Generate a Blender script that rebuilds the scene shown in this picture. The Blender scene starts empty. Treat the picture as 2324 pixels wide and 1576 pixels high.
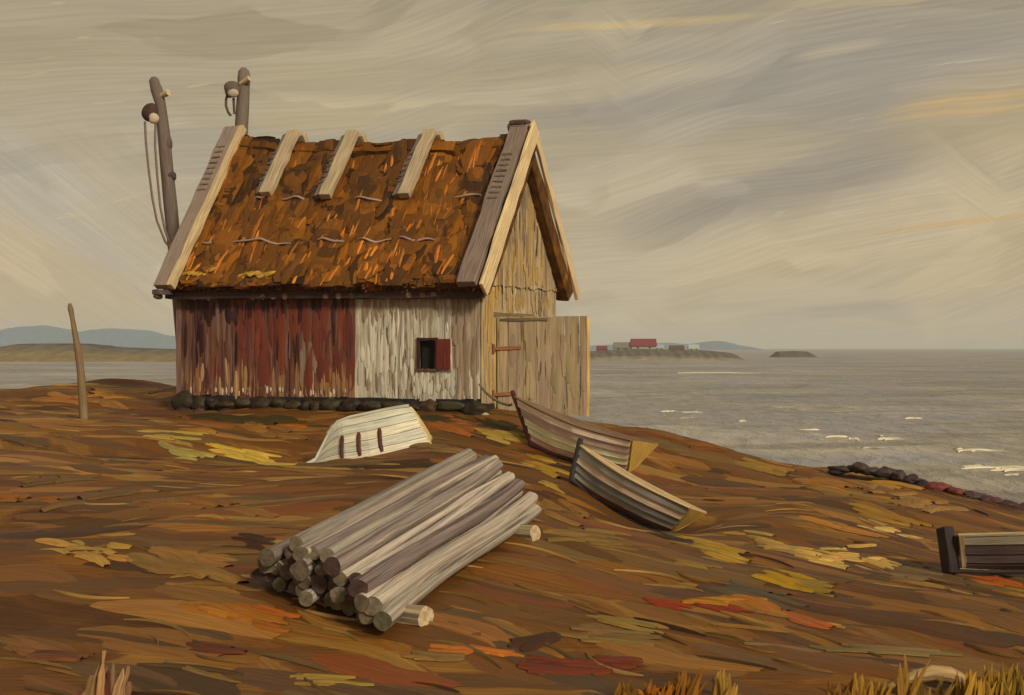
import bpy, math, random
import numpy as np
from mathutils import Vector, Matrix

random.seed(11)
rng = np.random.default_rng(11)
scn = bpy.context.scene
COL = scn.collection

# ------------------------------------------------------------------ camera model (2324 x 1576 survey units)
LENS = 50.0
F = LENS / 36.0 * 2324.0
CX, CY = 1162.0, 788.0


def P(px, py, d):
    """the point d metres away whose bearing is that of survey mark (px, py)"""
    return np.array([(px - CX) / F * d, d, -(py - CY) / F * d])


def lin(c):
    c = np.array(c, float) / 255.0
    return np.where(c <= 0.04045, c / 12.92, ((c + 0.055) / 1.055) ** 2.4)


KA = np.array([1.10, 1.22, 1.50])


def alb(r, g, b, k=1.0):
    return np.clip(lin((r, g, b)) * KA * k, 0.0, 0.9)


KG = np.array([1.22, 1.21, .72])


def galb(r, g, b, k=1.0):
    return np.clip(lin((r, g, b)) * KG * k, 0.0, 0.9)


# ------------------------------------------------------------------ objects
def tag(o, label=None, cat=None, group=None, kind=None):
    if label: o['label'] = label
    if cat: o['category'] = cat
    if group: o['group'] = group
    if kind: o['kind'] = kind
    return o


def empty(name, loc=(0, 0, 0), rz=0.0, label=None, cat=None, group=None):
    o = bpy.data.objects.new(name, None)
    o.empty_display_size = 0.2
    COL.objects.link(o)
    o.location = loc
    o.rotation_euler = (0, 0, rz)
    return tag(o, label, cat, group)


def finish_mesh(name, me, mats, parent=None, smooth=False, bevel=0.0):
    for m in (mats if isinstance(mats, (list, tuple)) else [mats]):
        me.materials.append(m)
    o = bpy.data.objects.new(name, me)
    COL.objects.link(o)
    if parent is not None: o.parent = parent
    if smooth:
        me.polygons.foreach_set('use_smooth', [True] * len(me.polygons))
    if bevel:
        b = o.modifiers.new('bevel', 'BEVEL')
        b.width = bevel; b.segments = 2; b.limit_method = 'ANGLE'; b.angle_limit = math.radians(40)
    me.update()
    return o


class MB:
    """collects shapes; build() links them as ONE mesh object"""
    def __init__(s):
        s.v = []; s.f = []; s.uv = []; s.c = []; s.m = []

    def add(s, verts, faces, uvs, col, mi=0):
        b = len(s.v)
        s.v.extend([tuple(map(float, p)) for p in verts])
        s.uv.extend([tuple(map(float, p)) for p in uvs])
        s.c.extend([tuple(col)] * len(verts))
        s.f.extend([tuple(b + i for i in f) for f in faces])
        s.m.extend([mi] * len(faces))

    def plank(s, p0, p1, side, up, w, h, col, segs=5, jit=0.006, taper=1.0, mi=0, bow=0.0):
        """a sawn board from p0 to p1, w wide along side and h thick along up"""
        p0, p1 = np.array(p0, float), np.array(p1, float)
        side = np.array(side, float); side /= np.linalg.norm(side)
        up = np.array(up, float); up /= np.linalg.norm(up)
        L = np.linalg.norm(p1 - p0)
        ou = random.uniform(0, 50); ov = random.uniform(0, 50)
        vs, uv = [], []
        for i in range(segs + 1):
            t = i / segs
            c = p0 + (p1 - p0) * t + up * (bow * 4 * t * (1 - t))
            k = 1 + (taper - 1) * t
            for (a, b) in ((-1, -1), (1, -1), (1, 1), (-1, 1)):
                ja, jb = random.gauss(0, jit), random.gauss(0, jit * .6)
                vs.append(c + side * (a * w * k / 2 + ja) + up * (b * h * k / 2 + jb))
                uv.append((ou + t * L, ov + a * w / 2 + b * h / 2 * 1.3))
        fs = [(0, 3, 2, 1)]
        for i in range(segs):
            a = i * 4; b = a + 4
            for k in range(4):
                fs.append((a + k, a + (k + 1) % 4, b + (k + 1) % 4, b + k))
        e = segs * 4
        fs.append((e, e + 1, e + 2, e + 3))
        # orientation
        if np.dot(np.cross(side, up), p1 - p0) < 0:
            fs = [tuple(reversed(f)) for f in fs]
        s.add(vs, fs, uv, col, mi)

    def tube(s, pts, radii, col, n=12, caps=True, jit=0.0, mi=0, cap_mi=None, cap_col=None):
        pts = [np.array(p, float) for p in pts]
        if not hasattr(radii, '__len__'): radii = [radii] * len(pts)
        ou, ov = random.uniform(0, 50), random.uniform(0, 50)
        lob = [(random.uniform(0, 6.28), random.uniform(-1, 1)) for _ in range(3)]
        vs, uv = [], []
        acc = 0.0
        ref = None
        rings = []
        for i, p in enumerate(pts):
            t = pts[min(i + 1, len(pts) - 1)] - pts[max(i - 1, 0)]
            t = t / (np.linalg.norm(t) + 1e-9)
            if ref is None:
                ref = np.cross(t, (0, 0, 1.0))
                if np.linalg.norm(ref) < 0.2: ref = np.cross(t, (1.0, 0, 0))
            a = ref - t * np.dot(ref, t); a /= np.linalg.norm(a)
            ref = a
            b = np.cross(t, a)
            if i: acc += np.linalg.norm(p - pts[i - 1])
            ring = []
            for k in range(n + 1):
                th = 2 * math.pi * k / n
                r = radii[i] * (1 + jit * sum(w * math.sin((j + 2) * th + ph + acc * (.7 + j)) for j, (ph, w) in enumerate(lob)) / 1.5)
                vs.append(p + (a * math.cos(th) + b * math.sin(th)) * r)
                uv.append((ou + acc, ov + k / n * 2 * math.pi * radii[0]))
                ring.append(len(vs) - 1)
            rings.append(ring)
        fs = []
        for i in range(len(rings) - 1):
            for k in range(n):
                fs.append((rings[i][k], rings[i][k + 1], rings[i + 1][k + 1], rings[i + 1][k]))
        s.add(vs, fs, uv, col, mi)
        if caps:
            for ring, sgn, p in ((rings[0], -1, pts[0]), (rings[-1], 1, pts[-1])):
                base = [vs[j] for j in ring[:-1]]
                r0 = radii[0] if sgn < 0 else radii[-1]
                cv = base + [p]
                cuv = [(ou + math.cos(6.283 * k / n) * r0, ov + math.sin(6.283 * k / n) * r0) for k in range(n)] + [(ou, ov)]
                cf = [((k + 1) % n, k, n) if sgn < 0 else (k, (k + 1) % n, n) for k in range(n)]
                s.add(cv, cf, cuv, col if cap_col is None else cap_col, mi if cap_mi is None else cap_mi)

    def blob(s, c, rad, col, seed=0, nu=16, nv=10, rough=0.18, flat=0.0, rot=0.0, mi=0):
        r2 = random.Random(seed)
        waves = [(np.array([r2.gauss(0, 1) for _ in range(3)]) * (1.2 + .7 * j), r2.uniform(0, 6.28), r2.uniform(.5, 1) / (1 + .4 * j)) for j in range(7)]
        cr, sr = math.cos(rot), math.sin(rot)
        vs, uv = [], []
        for j in range(nv + 1):
            ph = math.pi * j / nv
            for i in range(nu + 1):
                th = 2 * math.pi * (i % nu) / nu
                d = np.array([math.sin(ph) * math.cos(th), math.sin(ph) * math.sin(th), math.cos(ph)])
                k = 1 + rough * sum(w * math.sin(np.dot(q, d) * 1.6 + o) for q, o, w in waves) / 2.0
                q = d * k * np.array(rad)
                if flat and q[2] < -flat * rad[2]: q[2] = -flat * rad[2]
                q = np.array([q[0] * cr - q[1] * sr, q[0] * sr + q[1] * cr, q[2]])
                vs.append(np.array(c) + q)
                uv.append((i / nu * 3 + seed, j / nv * 1.5))
        fs = []
        for j in range(nv):
            for i in range(nu):
                a = j * (nu + 1) + i
                fs.append((a, a + nu + 1, a + nu + 2, a + 1))
        s.add(vs, fs, uv, col, mi)

    def build(s, name, mats, parent=None, smooth=False, bevel=0.0):
        me = bpy.data.meshes.new(name)
        me.from_pydata(s.v, [], s.f)
        set_attrs(me, np.array(s.uv), np.array(s.c))
        if any(s.m): me.polygons.foreach_set('material_index', s.m)
        return finish_mesh(name, me, mats, parent, smooth, bevel)


def set_attrs(me, uv, col):
    li = np.empty(len(me.loops), np.int32)
    me.loops.foreach_get('vertex_index', li)
    ul = me.uv_layers.new(name='UVMap')
    ul.data.foreach_set('uv', uv[li].astype(np.float32).ravel())
    ca = me.color_attributes.new('Col', 'FLOAT_COLOR', 'POINT')
    ca.data.foreach_set('color', np.concatenate([col, np.ones((len(col), 1))], 1).astype(np.float32).ravel())


def np_mesh(name, V, Q, uv, col, mats, parent=None, smooth=True):
    me = bpy.data.meshes.new(name)
    nv, nq = len(V), len(Q)
    me.vertices.add(nv); me.vertices.foreach_set('co', V.astype(np.float32).ravel())
    me.loops.add(nq * 4); me.loops.foreach_set('vertex_index', Q.astype(np.int32).ravel())
    me.polygons.add(nq); me.polygons.foreach_set('loop_start', (np.arange(nq) * 4).astype(np.int32))
    me.update(calc_edges=True)
    set_attrs(me, uv, col)
    return finish_mesh(name, me, mats, parent, smooth)


def strokes_arrays(path, side, up, width, height, col, sink=0.012, prof_pow=0.55, lean=0.0):
    """many tapered, domed blades at once: path (N,n,3), side/up (N,n,3), width/height (N,), col (N,3)"""
    N, n, _ = path.shape
    u = np.linspace(0, 1, n)
    prof = np.clip(np.sin(np.pi * np.clip(u * .94 + .03, 0, 1)), 0, 1) ** prof_pow
    ragged = 1 + 0.10 * rng.standard_normal((N, n))
    w = width[:, None] * prof[None] * np.clip(ragged, .5, 1.5)
    cross = np.array([-1, -.55, 0, .55, 1.0])
    hh = np.array([0, .92, 1, .92, 0.0])
    bri = 1 + .35 * rng.standard_normal((N, 1, 5))
    V = path[:, :, None, :] + side[:, :, None, :] * (w[:, :, None] * cross / 2)[..., None]
    V = V + up[:, :, None, :] * ((height[:, None] * prof[None] ** .7)[:, :, None] * hh * np.clip(bri, .3, 1.7) - sink)[..., None]
    V = V.reshape(-1, 3)
    idx = np.arange(N * n * 5).reshape(N, n, 5)
    Q = np.stack([idx[:, :-1, :-1], idx[:, :-1, 1:], idx[:, 1:, 1:], idx[:, 1:, :-1]], -1).reshape(-1, 4)
    ln = np.linalg.norm(np.diff(path, axis=1), axis=2).sum(1)
    uu = rng.uniform(0, 90, (N, 1, 1)) + u[None, :, None] * ln[:, None, None] + np.zeros((N, n, 5))
    vv = rng.uniform(0, 90, (N, 1, 1)) + (w[:, :, None] * cross / 2)
    uv = np.stack([uu, vv], -1).reshape(-1, 2)
    c = np.repeat(col, n * 5, axis=0)
    return V, Q, uv, c


# ------------------------------------------------------------------ materials
class NT:
    def __init__(s, nt): s.nt = nt; s.n = nt.nodes; s.l = nt.links
    def node(s, t, **k):
        x = s.n.new(t)
        for a, b in k.items(): setattr(x, a, b)
        return x
    def put(s, sock, val):
        if isinstance(val, bpy.types.NodeSocket): s.l.new(val, sock)
        else: sock.default_value = val
    def math(s, op, a, b=None, c=None, clamp=False):
        x = s.node('ShaderNodeMath', operation=op, use_clamp=clamp)
        for i, q in enumerate((a, b, c)):
            if q is not None: s.put(x.inputs[i], q)
        return x.outputs[0]
    def mix(s, f, a, b, mode='MIX'):
        x = s.node('ShaderNodeMix', data_type='RGBA', blend_type=mode)
        s.put(x.inputs[0], f)
        for i, q in ((6, a), (7, b)):
            if not isinstance(q, bpy.types.NodeSocket): q = (*[float(z) for z in q][:3], 1)
            s.put(x.inputs[i], q)
        return x.outputs[2]
    def mapping(s, vec, scale=(1, 1, 1), loc=(0, 0, 0), rot=(0, 0, 0)):
        x = s.node('ShaderNodeMapping')
        s.l.new(vec, x.inputs['Vector'])
        x.inputs['Scale'].default_value = scale; x.inputs['Location'].default_value = loc; x.inputs['Rotation'].default_value = rot
        return x.outputs[0]
    def noise(s, vec, scale=1.0, detail=4.0, rough=.55, dist=0.0, dim='3D'):
        x = s.node('ShaderNodeTexNoise', noise_dimensions=dim)
        s.l.new(vec, x.inputs['Vector'])
        x.inputs['Scale'].default_value = scale; x.inputs['Detail'].default_value = detail
        x.inputs['Roughness'].default_value = rough; x.inputs['Distortion'].default_value = dist
        return x.outputs
    def smooth(s, v, a, b, o0=0.0, o1=1.0):
        x = s.node('ShaderNodeMapRange', interpolation_type='SMOOTHSTEP')
        s.put(x.inputs[0], v)
        for i, q in enumerate((a, b, o0, o1)): x.inputs[i + 1].default_value = q
        return x.outputs[0]
    def scale_col(s, colr, v):
        x = s.node('ShaderNodeVectorMath', operation='SCALE')
        s.put(x.inputs[0], colr); s.put(x.inputs['Scale'], v)
        return x.outputs[0]


def paint_mat(name, coord='UV', streak=(2, 30, 1), lo=.72, hi=1.28, patches=(), bump=.4, bdist=.01, rough=.75, spec=.25, base=None, streak2=None):
    """oiled, weathered surface: the piece's own colour varied by grain that runs along the piece"""
    m = bpy.data.materials.new(name); m.use_nodes = True
    t = NT(m.node_tree); t.n.clear()
    out = t.node('ShaderNodeOutputMaterial'); bs = t.node('ShaderNodeBsdfPrincipled')
    t.l.new(bs.outputs[0], out.inputs[0])
    tc = t.node('ShaderNodeTexCoord')
    vec = tc.outputs[{'UV': 'UV', 'Object': 'Object'}[coord]]
    if base is None:
        at = t.node('ShaderNodeAttribute', attribute_name='Col'); c = at.outputs['Color']
    else:
        rgb = t.node('ShaderNodeRGB'); rgb.outputs[0].default_value = (*base, 1); c = rgb.outputs[0]
    sv = t.mapping(vec, streak)
    n1 = t.noise(sv, 1.0, 5, .62, .25)[0]
    k = t.smooth(n1, .28, .72, lo, hi)
    for (pc, psc, a, b, amt, *zm) in patches:
        n2 = t.noise(t.mapping(vec, psc, (random.uniform(0, 20), random.uniform(0, 20), random.uniform(0, 20))), 1.0, 4, .6, .4)[0]
        f = t.smooth(n2, a, b, 0, amt)
        if zm:
            sx = t.node('ShaderNodeSeparateXYZ'); t.l.new(tc.outputs['Object'], sx.inputs[0])
            f = t.math('MULTIPLY', f, t.smooth(sx.outputs[2], zm[0], zm[1]))
        c = t.mix(f, c, pc)
    c = t.scale_col(c, k)
    t.l.new(c, bs.inputs['Base Color'])
    bs.inputs['Roughness'].default_value = rough
    bs.inputs['Specular IOR Level'].default_value = spec
    bsv = t.mapping(vec, streak2 or tuple(q * 2.0 for q in streak))
    n3 = t.noise(bsv, 1.0, 4, .65, .2)[0]
    bp = t.node('ShaderNodeBump'); bp.inputs['Strength'].default_value = bump; bp.inputs['Distance'].default_value = bdist
    t.l.new(n3, bp.inputs['Height']); t.l.new(bp.outputs[0], bs.inputs['Normal'])
    return m


M = {}
M['stroke'] = paint_mat('dry_grass_material', 'UV', (1.6, 34, 1), .74, 1.26, bump=.7, bdist=.02, rough=.6, spec=.3)
M['flake'] = paint_mat('worn_paint_and_shade_material', 'UV', (1.6, 44, 1), .82, 1.16, bump=.5, bdist=.008, rough=.6, spec=.25)
M['thatch'] = paint_mat('thatch_material', 'UV', (2.0, 40, 1), .7, 1.3, bump=.8, bdist=.015, rough=.6, spec=.3)
M['thatchbase'] = paint_mat('thatch_base_material', 'Object', (9, 5, 3), .5, 1.5, bump=.8, bdist=.03,
                            patches=[(galb(54, 32, 14), (1.6, 1, 1), .5, .62, .8), (galb(150, 92, 25), (2.2, 1.2, 1.2), .56, .66, .6)])
M['wood'] = paint_mat('weathered_wood_material', 'UV', (1.6, 42, 1), .62, 1.32, bump=.7, bdist=.012, rough=.7)
M['redwall'] = paint_mat('red_board_material', 'Object', (16, 16, .8), .6, 1.35, bump=.8, bdist=.015, rough=.6, streak2=(40, 40, 1.2),
                         patches=[(alb(70, 40, 38), (5, 5, .5), .52, .62, .75), (alb(112, 84, 66), (6, 6, .6), .55, .66, .55), (alb(120, 42, 22), (3, 3, .4), .5, .7, .6),
                                  (alb(160, 118, 70), (13, 13, 1.0), .53, .6, .85, 1.05, .5), (alb(190, 160, 125), (24, 24, 5.), .58, .64, .9, .55, .35), (alb(42, 16, 14), (9, 9, .35), .6, .66, .85)])
M['whitewall'] = paint_mat('pale_board_material', 'Object', (16, 16, .9), .74, 1.22, bump=.8, bdist=.015, rough=.6, streak2=(40, 40, 1.2),
                           patches=[(alb(150, 128, 96), (6, 6, .7), .5, .64, .8), (alb(110, 84, 62), (22, 22, 1.3), .58, .66, .75), (alb(215, 205, 175), (9, 9, .7), .54, .64, .7), (alb(140, 135, 118), (4, 4, .7), .55, .66, .5)])
M['gable'] = paint_mat('ochre_board_material', 'Object', (16, 16, .9), .7, 1.25, bump=.8, bdist=.015, rough=.6, streak2=(40, 40, 1.2),
                       patches=[(alb(190, 145, 62), (12, 12, .8), .56, .63, .8), (alb(118, 96, 66), (7, 7, .6), .52, .64, .7), (alb(70, 48, 32), (22, 22, .9), .62, .68, .8)])
M['doorwood'] = paint_mat('door_board_material', 'Object', (14, 14, .8), .76, 1.2, bump=.7, bdist=.012, rough=.65, streak2=(36, 36, 1.2),
                          patches=[(alb(112, 92, 58), (5, 5, .5), .5, .66, .6), (alb(132, 106, 80), (4, 4, .6), .52, .66, .6), (alb(78, 60, 32), (30, 30, .7), .63, .68, .8)])
M['stone'] = paint_mat('dark_stone_material', 'Object', (7, 7, 9), .55, 1.5, bump=.7, bdist=.03, rough=.6, spec=.35)
M['hull'] = paint_mat('boat_plank_material', 'UV', (2.2, 46, 1), .66, 1.3, bump=.7, bdist=.01, rough=.6, spec=.3)
M['rope'] = paint_mat('rope_material', 'UV', (60, 20, 1), .7, 1.2, bump=.5, bdist=.004)
M['plain'] = paint_mat('painted_timber_material', 'UV', (3, 30, 1), .75, 1.25, bump=.4, bdist=.01, rough=.6)
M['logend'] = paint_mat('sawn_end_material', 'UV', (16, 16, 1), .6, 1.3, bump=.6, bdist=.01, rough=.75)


def black_mat():
    m = bpy.data.materials.new('dark_interior_material'); m.use_nodes = True
    b = m.node_tree.nodes['Principled BSDF']
    b.inputs['Base Color'].default_value = (.006, .005, .004, 1); b.inputs['Roughness'].default_value = .9
    return m


M['black'] = black_mat()

# ------------------------------------------------------------------ terrain
TP = [  # survey marks on the ground: px, py, distance
    (-600, 1576, 8.4), (0, 1576, 8.3), (600, 1576, 8.2), (1162, 1576, 8.3), (1700, 1576, 8.7), (2324, 1576, 9.2), (3000, 1576, 9.4),
    (0, 1400, 10.4), (500, 1400, 10.2), (1150, 1400, 10.4), (1500, 1400, 11.2), (1900, 1400, 11.6), (2324, 1400, 12.4),
    (0, 1250, 12.8), (500, 1250, 12.4), (0, 1100, 17.5), (450, 1120, 16.5), (860, 1440, 9.8), (590, 1305, 11.4), (1040, 1100, 16.0), (1230, 1190, 14.6),
    (690, 1052, 23.0), (955, 1005, 22.9), (860, 1090, 18.0),
    (0, 1000, 23), (300, 990, 24), (190, 950, 27), (0, 940, 29), (410, 942, 30.0), (1110, 946, 27.6), (760, 950, 28.3), (-500, 960, 27),
    (-600, 890, 38), (0, 884, 38), (130, 878, 39), (230, 866, 40), (330, 870, 40), (405, 884, 40), (700, 885, 40), (1100, 900, 37), (1260, 930, 33),
    (1235, 1026, 25.8), (1425, 1092, 24.6), (1300, 1098, 20.8), (1515, 1216, 19.9), (1400, 1200, 17.3), (1650, 1180, 19.5),
    (1350, 962, 29), (1560, 985, 28.5), (1700, 1038, 27), (1860, 1062, 26.5), (2060, 1090, 25.8), (2324, 1153, 24.5), (2700, 1250, 22.5), (3200, 1350, 21),
    (60, 893, 33), (200, 890, 34), (360, 900, 34), (330, 884, 37), (1340, 972, 32), (1420, 985, 32), (1560, 1003, 31.5), (1700, 1048, 30), (1860, 1070, 29.5), (2060, 1098, 28.5), (2300, 1162, 28), (1330, 1062, 25.2), (1440, 1104, 24.6), (1380, 1090, 24.6),
    (1900, 1150, 21), (2200, 1302, 16.2), (2324, 1310, 16.3), (2100, 1200, 20), (2500, 1300, 17.5),
]
tp = np.array([P(*q) for q in TP])
extra = []
for x in (-30, -18, -6, 4, 12, 22, 34):
    extra += [(x, 0, -2.05), (x, -14, -2.2)]
for x in (-34, -24, -14, -9, -5): extra += [(x, 43.5, -1.75), (x, 50, -3.4), (x, 60, -5.2), (x, 72, -6.0)]
for x in (0, 4, 8): extra += [(x, 37 - x * .3, -4.0), (x, 46, -5.5), (x, 72, -6.0)]
for x in (14, 22, 32): extra += [(x, 34 - (x - 12) * .3, -4.9), (x, 50, -6.2), (x, 72, -6.2)]
tp = np.vstack([tp, np.array(extra, float)])


def tps_kernel(r2):
    return np.where(r2 > 1e-9, r2 * np.log(np.maximum(r2, 1e-9)), 0)


_xy = tp[:, :2]
_K = tps_kernel(((_xy[:, None] - _xy[None]) ** 2).sum(-1)) + np.eye(len(tp)) * .06
_A = np.hstack([np.ones((len(tp), 1)), _xy])
_S = np.block([[_K, _A], [_A.T, np.zeros((3, 3))]])
_w = np.linalg.solve(_S, np.concatenate([tp[:, 2], np.zeros(3)]))
_wav = [(rng.uniform(.5, 1) * f * np.array([math.cos(a), 1.5 * math.sin(a)]), rng.uniform(0, 6.28), am)
        for f, am, k in ((.9, .016, 6), (2.0, .012, 7), (4.2, .007, 8)) for a in rng.uniform(0, 6.28, k)]


def H(x, y):
    x = np.asarray(x, float); y = np.asarray(y, float)
    sh = x.shape
    q = np.stack([x.ravel(), y.ravel()], 1)
    out = np.empty(len(q))
    for i in range(0, len(q), 40000):
        b = q[i:i + 40000]
        z = tps_kernel(((b[:, None] - _xy[None]) ** 2).sum(-1)) @ _w[:-3] + _w[-3] + b @ _w[-2:]
        for k, ph, am in _wav: z = z + am * np.sin(b @ k + ph)
        out[i:i + 40000] = z
    return np.maximum(out, -6.6).reshape(sh)


def Hs(x, y): return float(H(np.array([x]), np.array([y]))[0])


def ground_at(px, py, d0=6.0, d1=60.0):
    """where the line of sight at (px, py) meets the ground"""
    d = np.linspace(d0, d1, 700)
    z = H((px - CX) / F * d, d)
    hit = np.nonzero(-(py - CY) / F * d <= z)[0]
    k = d[hit[0]] if len(hit) else d1
    return P(px, py, k)


def build_ground():
    ys = np.concatenate([np.linspace(-60, 4, 14), np.linspace(5, 16, 130), np.linspace(16.1, 46, 210), np.linspace(46.5, 78, 40)])
    xs = np.concatenate([np.linspace(-70, -20, 25), np.linspace(-19.6, 20, 300), np.linspace(20.5, 70, 25)])
    X, Y = np.meshgrid(xs, ys)
    Z = H(np.clip(X, -36, 38), np.maximum(Y, -14))
    V = np.stack([X, Y, Z], -1).reshape(-1, 3)
    i = np.arange(len(xs) * len(ys)).reshape(len(ys), len(xs))
    Q = np.stack([i[:-1, :-1], i[:-1, 1:], i[1:, 1:], i[1:, :-1]], -1).reshape(-1, 4)
    m = bpy.data.materials.new('heath_material'); m.use_nodes = True
    t = NT(m.node_tree); bs = t.n['Principled BSDF']
    tc = t.node('ShaderNodeTexCoord')
    ob = tc.outputs['Object']
    mk = t.smooth(t.noise(t.mapping(ob, (.22, .30, 1), (3, 1, 0)), 1.0, 2, .5, .4)[0], .44, .58)
    mk2 = t.smooth(t.noise(t.mapping(ob, (.25, .32, 1), (13, 9, 0)), 1.0, 2, .5, .4)[0], .50, .62)
    sxy = t.node('ShaderNodeSeparateXYZ'); t.l.new(ob, sxy.inputs[0])
    mk = t.math('MAXIMUM', t.math('MULTIPLY', mk, .7), t.smooth(sxy.outputs[0], .6, 3.2, 0, .9))
    mk2 = t.math('MULTIPLY', mk2, t.smooth(sxy.outputs[0], 3.5, .5))
    dab = []
    for (su, sv, seed, ang) in ((.70, 1.25, 0, -.45), (.5, 1.9, 5, -1.12), (.75, 1.2, 9, .18)):
        mp = t.mapping(ob, (1, 1, 0), rot=(0, 0, -ang)); mq = t.mapping(mp, (su, sv, 0), (seed, seed * 1.3, 0))
        nz = t.noise(t.mapping(mq, (1.6, .8, 1)), 1.0, 4, .6)[1]
        ad = t.node('ShaderNodeVectorMath', operation='MULTIPLY_ADD'); t.l.new(nz, ad.inputs[0]); ad.inputs[1].default_value = (1.1, .9, 0); t.l.new(mq, ad.inputs[2])
        vo = t.node('ShaderNodeTexVoronoi', voronoi_dimensions='2D', feature='SMOOTH_F1'); t.l.new(ad.outputs[0], vo.inputs['Vector']); vo.inputs['Scale'].default_value = 1.0
        vo.inputs['Smoothness'].default_value = .22
        br = t.noise(t.mapping(mp, (1.3, 17, 1), (seed, 0, 0)), 1.0, 4, .62, .3)[0]
        dab.append((vo.outputs['Color'], br))
    cc_ = t.mix(mk2, t.mix(mk, dab[0][0], dab[1][0]), dab[2][0])
    bb_ = t.mix(mk2, t.mix(mk, dab[0][1], dab[1][1]), dab[2][1])
    s3 = t.node('ShaderNodeSeparateColor'); t.l.new(cc_, s3.inputs[0]); sb = t.node('ShaderNodeSeparateColor'); t.l.new(bb_, sb.inputs[0])
    n2 = sb.outputs[0]
    r = t.node('ShaderNodeValToRGB'); t.l.new(s3.outputs[0], r.inputs[0])
    e = r.color_ramp.elements
    stops = [(.08, (74, 44, 16)), (.25, (92, 56, 18)), (.42, (102, 64, 24)), (.55, (98, 60, 20)), (.68, (112, 74, 32)), (.8, (118, 80, 36)), (.92, (138, 98, 52))]
    e[0].position, e[0].color = stops[0][0], (*galb(*stops[0][1]), 1)
    e[1].position, e[1].color = stops[-1][0], (*galb(*stops[-1][1]), 1)
    for p_, c_ in stops[1:-1]:
        q = e.new(p_); q.color = (*galb(*c_), 1)
    c = t.mix(t.smooth(s3.outputs[1], .62, .95, 0, .6), r.outputs[0], galb(100, 74, 54))
    c = t.mix(t.smooth(s3.outputs[2], .70, .95, 0, .6), c, galb(134, 84, 30))
    c = t.scale_col(c, t.smooth(n2, .3, .7, .80, 1.2))
    t.l.new(c, bs.inputs['Base Color'])
    bs.inputs['Roughness'].default_value = .7; bs.inputs['Specular IOR Level'].default_value = .25
    bp = t.node('ShaderNodeBump'); bp.inputs['Strength'].default_value = .9; bp.inputs['Distance'].default_value = .06
    t.l.new(n2, bp.inputs['Height']); t.l.new(bp.outputs[0], bs.inputs['Normal'])
    o = np_mesh('ground', V, Q, V[:, :2].copy(), np.ones((len(V), 3)) * .1, m)
    tag(o, kind='structure')


# ------------------------------------------------------------------ heath: dabs of dry grass and heather lying along the slopes
def lump(x, y, s, seed):
    r = np.random.default_rng(seed)
    z = np.zeros_like(x)
    for _ in range(7):
        a = r.uniform(0, 6.28); f = r.uniform(.5, 1.6) / s
        z = z + np.sin((x * math.cos(a) + y * math.sin(a) * .8) * f + r.uniform(0, 6.28))
    return z / 3.0


def ground_strokes(c, ang, length, width, height, curv, n=9):
    s = np.linspace(-.5, .5, n)[None] * length[:, None]
    dx, dy = np.cos(ang)[:, None], np.sin(ang)[:, None]
    px_, py_ = -dy, dx
    off = curv[:, None] * s ** 2 / length[:, None]
    X = c[:, 0:1] + dx * s + px_ * off
    Y = c[:, 1:2] + dy * s + py_ * off
    path = np.stack([X, Y, H(X, Y)], -1)
    side = np.stack([px_ + 0 * s, py_ + 0 * s, 0 * s], -1)
    up = np.zeros_like(path); up[..., 2] = 1
    return path, side, up


PAL = .94 * np.array([galb(*c) for c in ((90, 56, 22), (104, 66, 28), (76, 46, 20), (118, 78, 40), (98, 72, 46), (132, 92, 46), (84, 58, 42), (110, 62, 26), (66, 42, 22), (146, 108, 62), (120, 62, 22), (82, 64, 32))])
PW0 = np.array([.24, .22, .10, .14, .08, .05, .04, .07, .02, .02, .015, .02])


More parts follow.
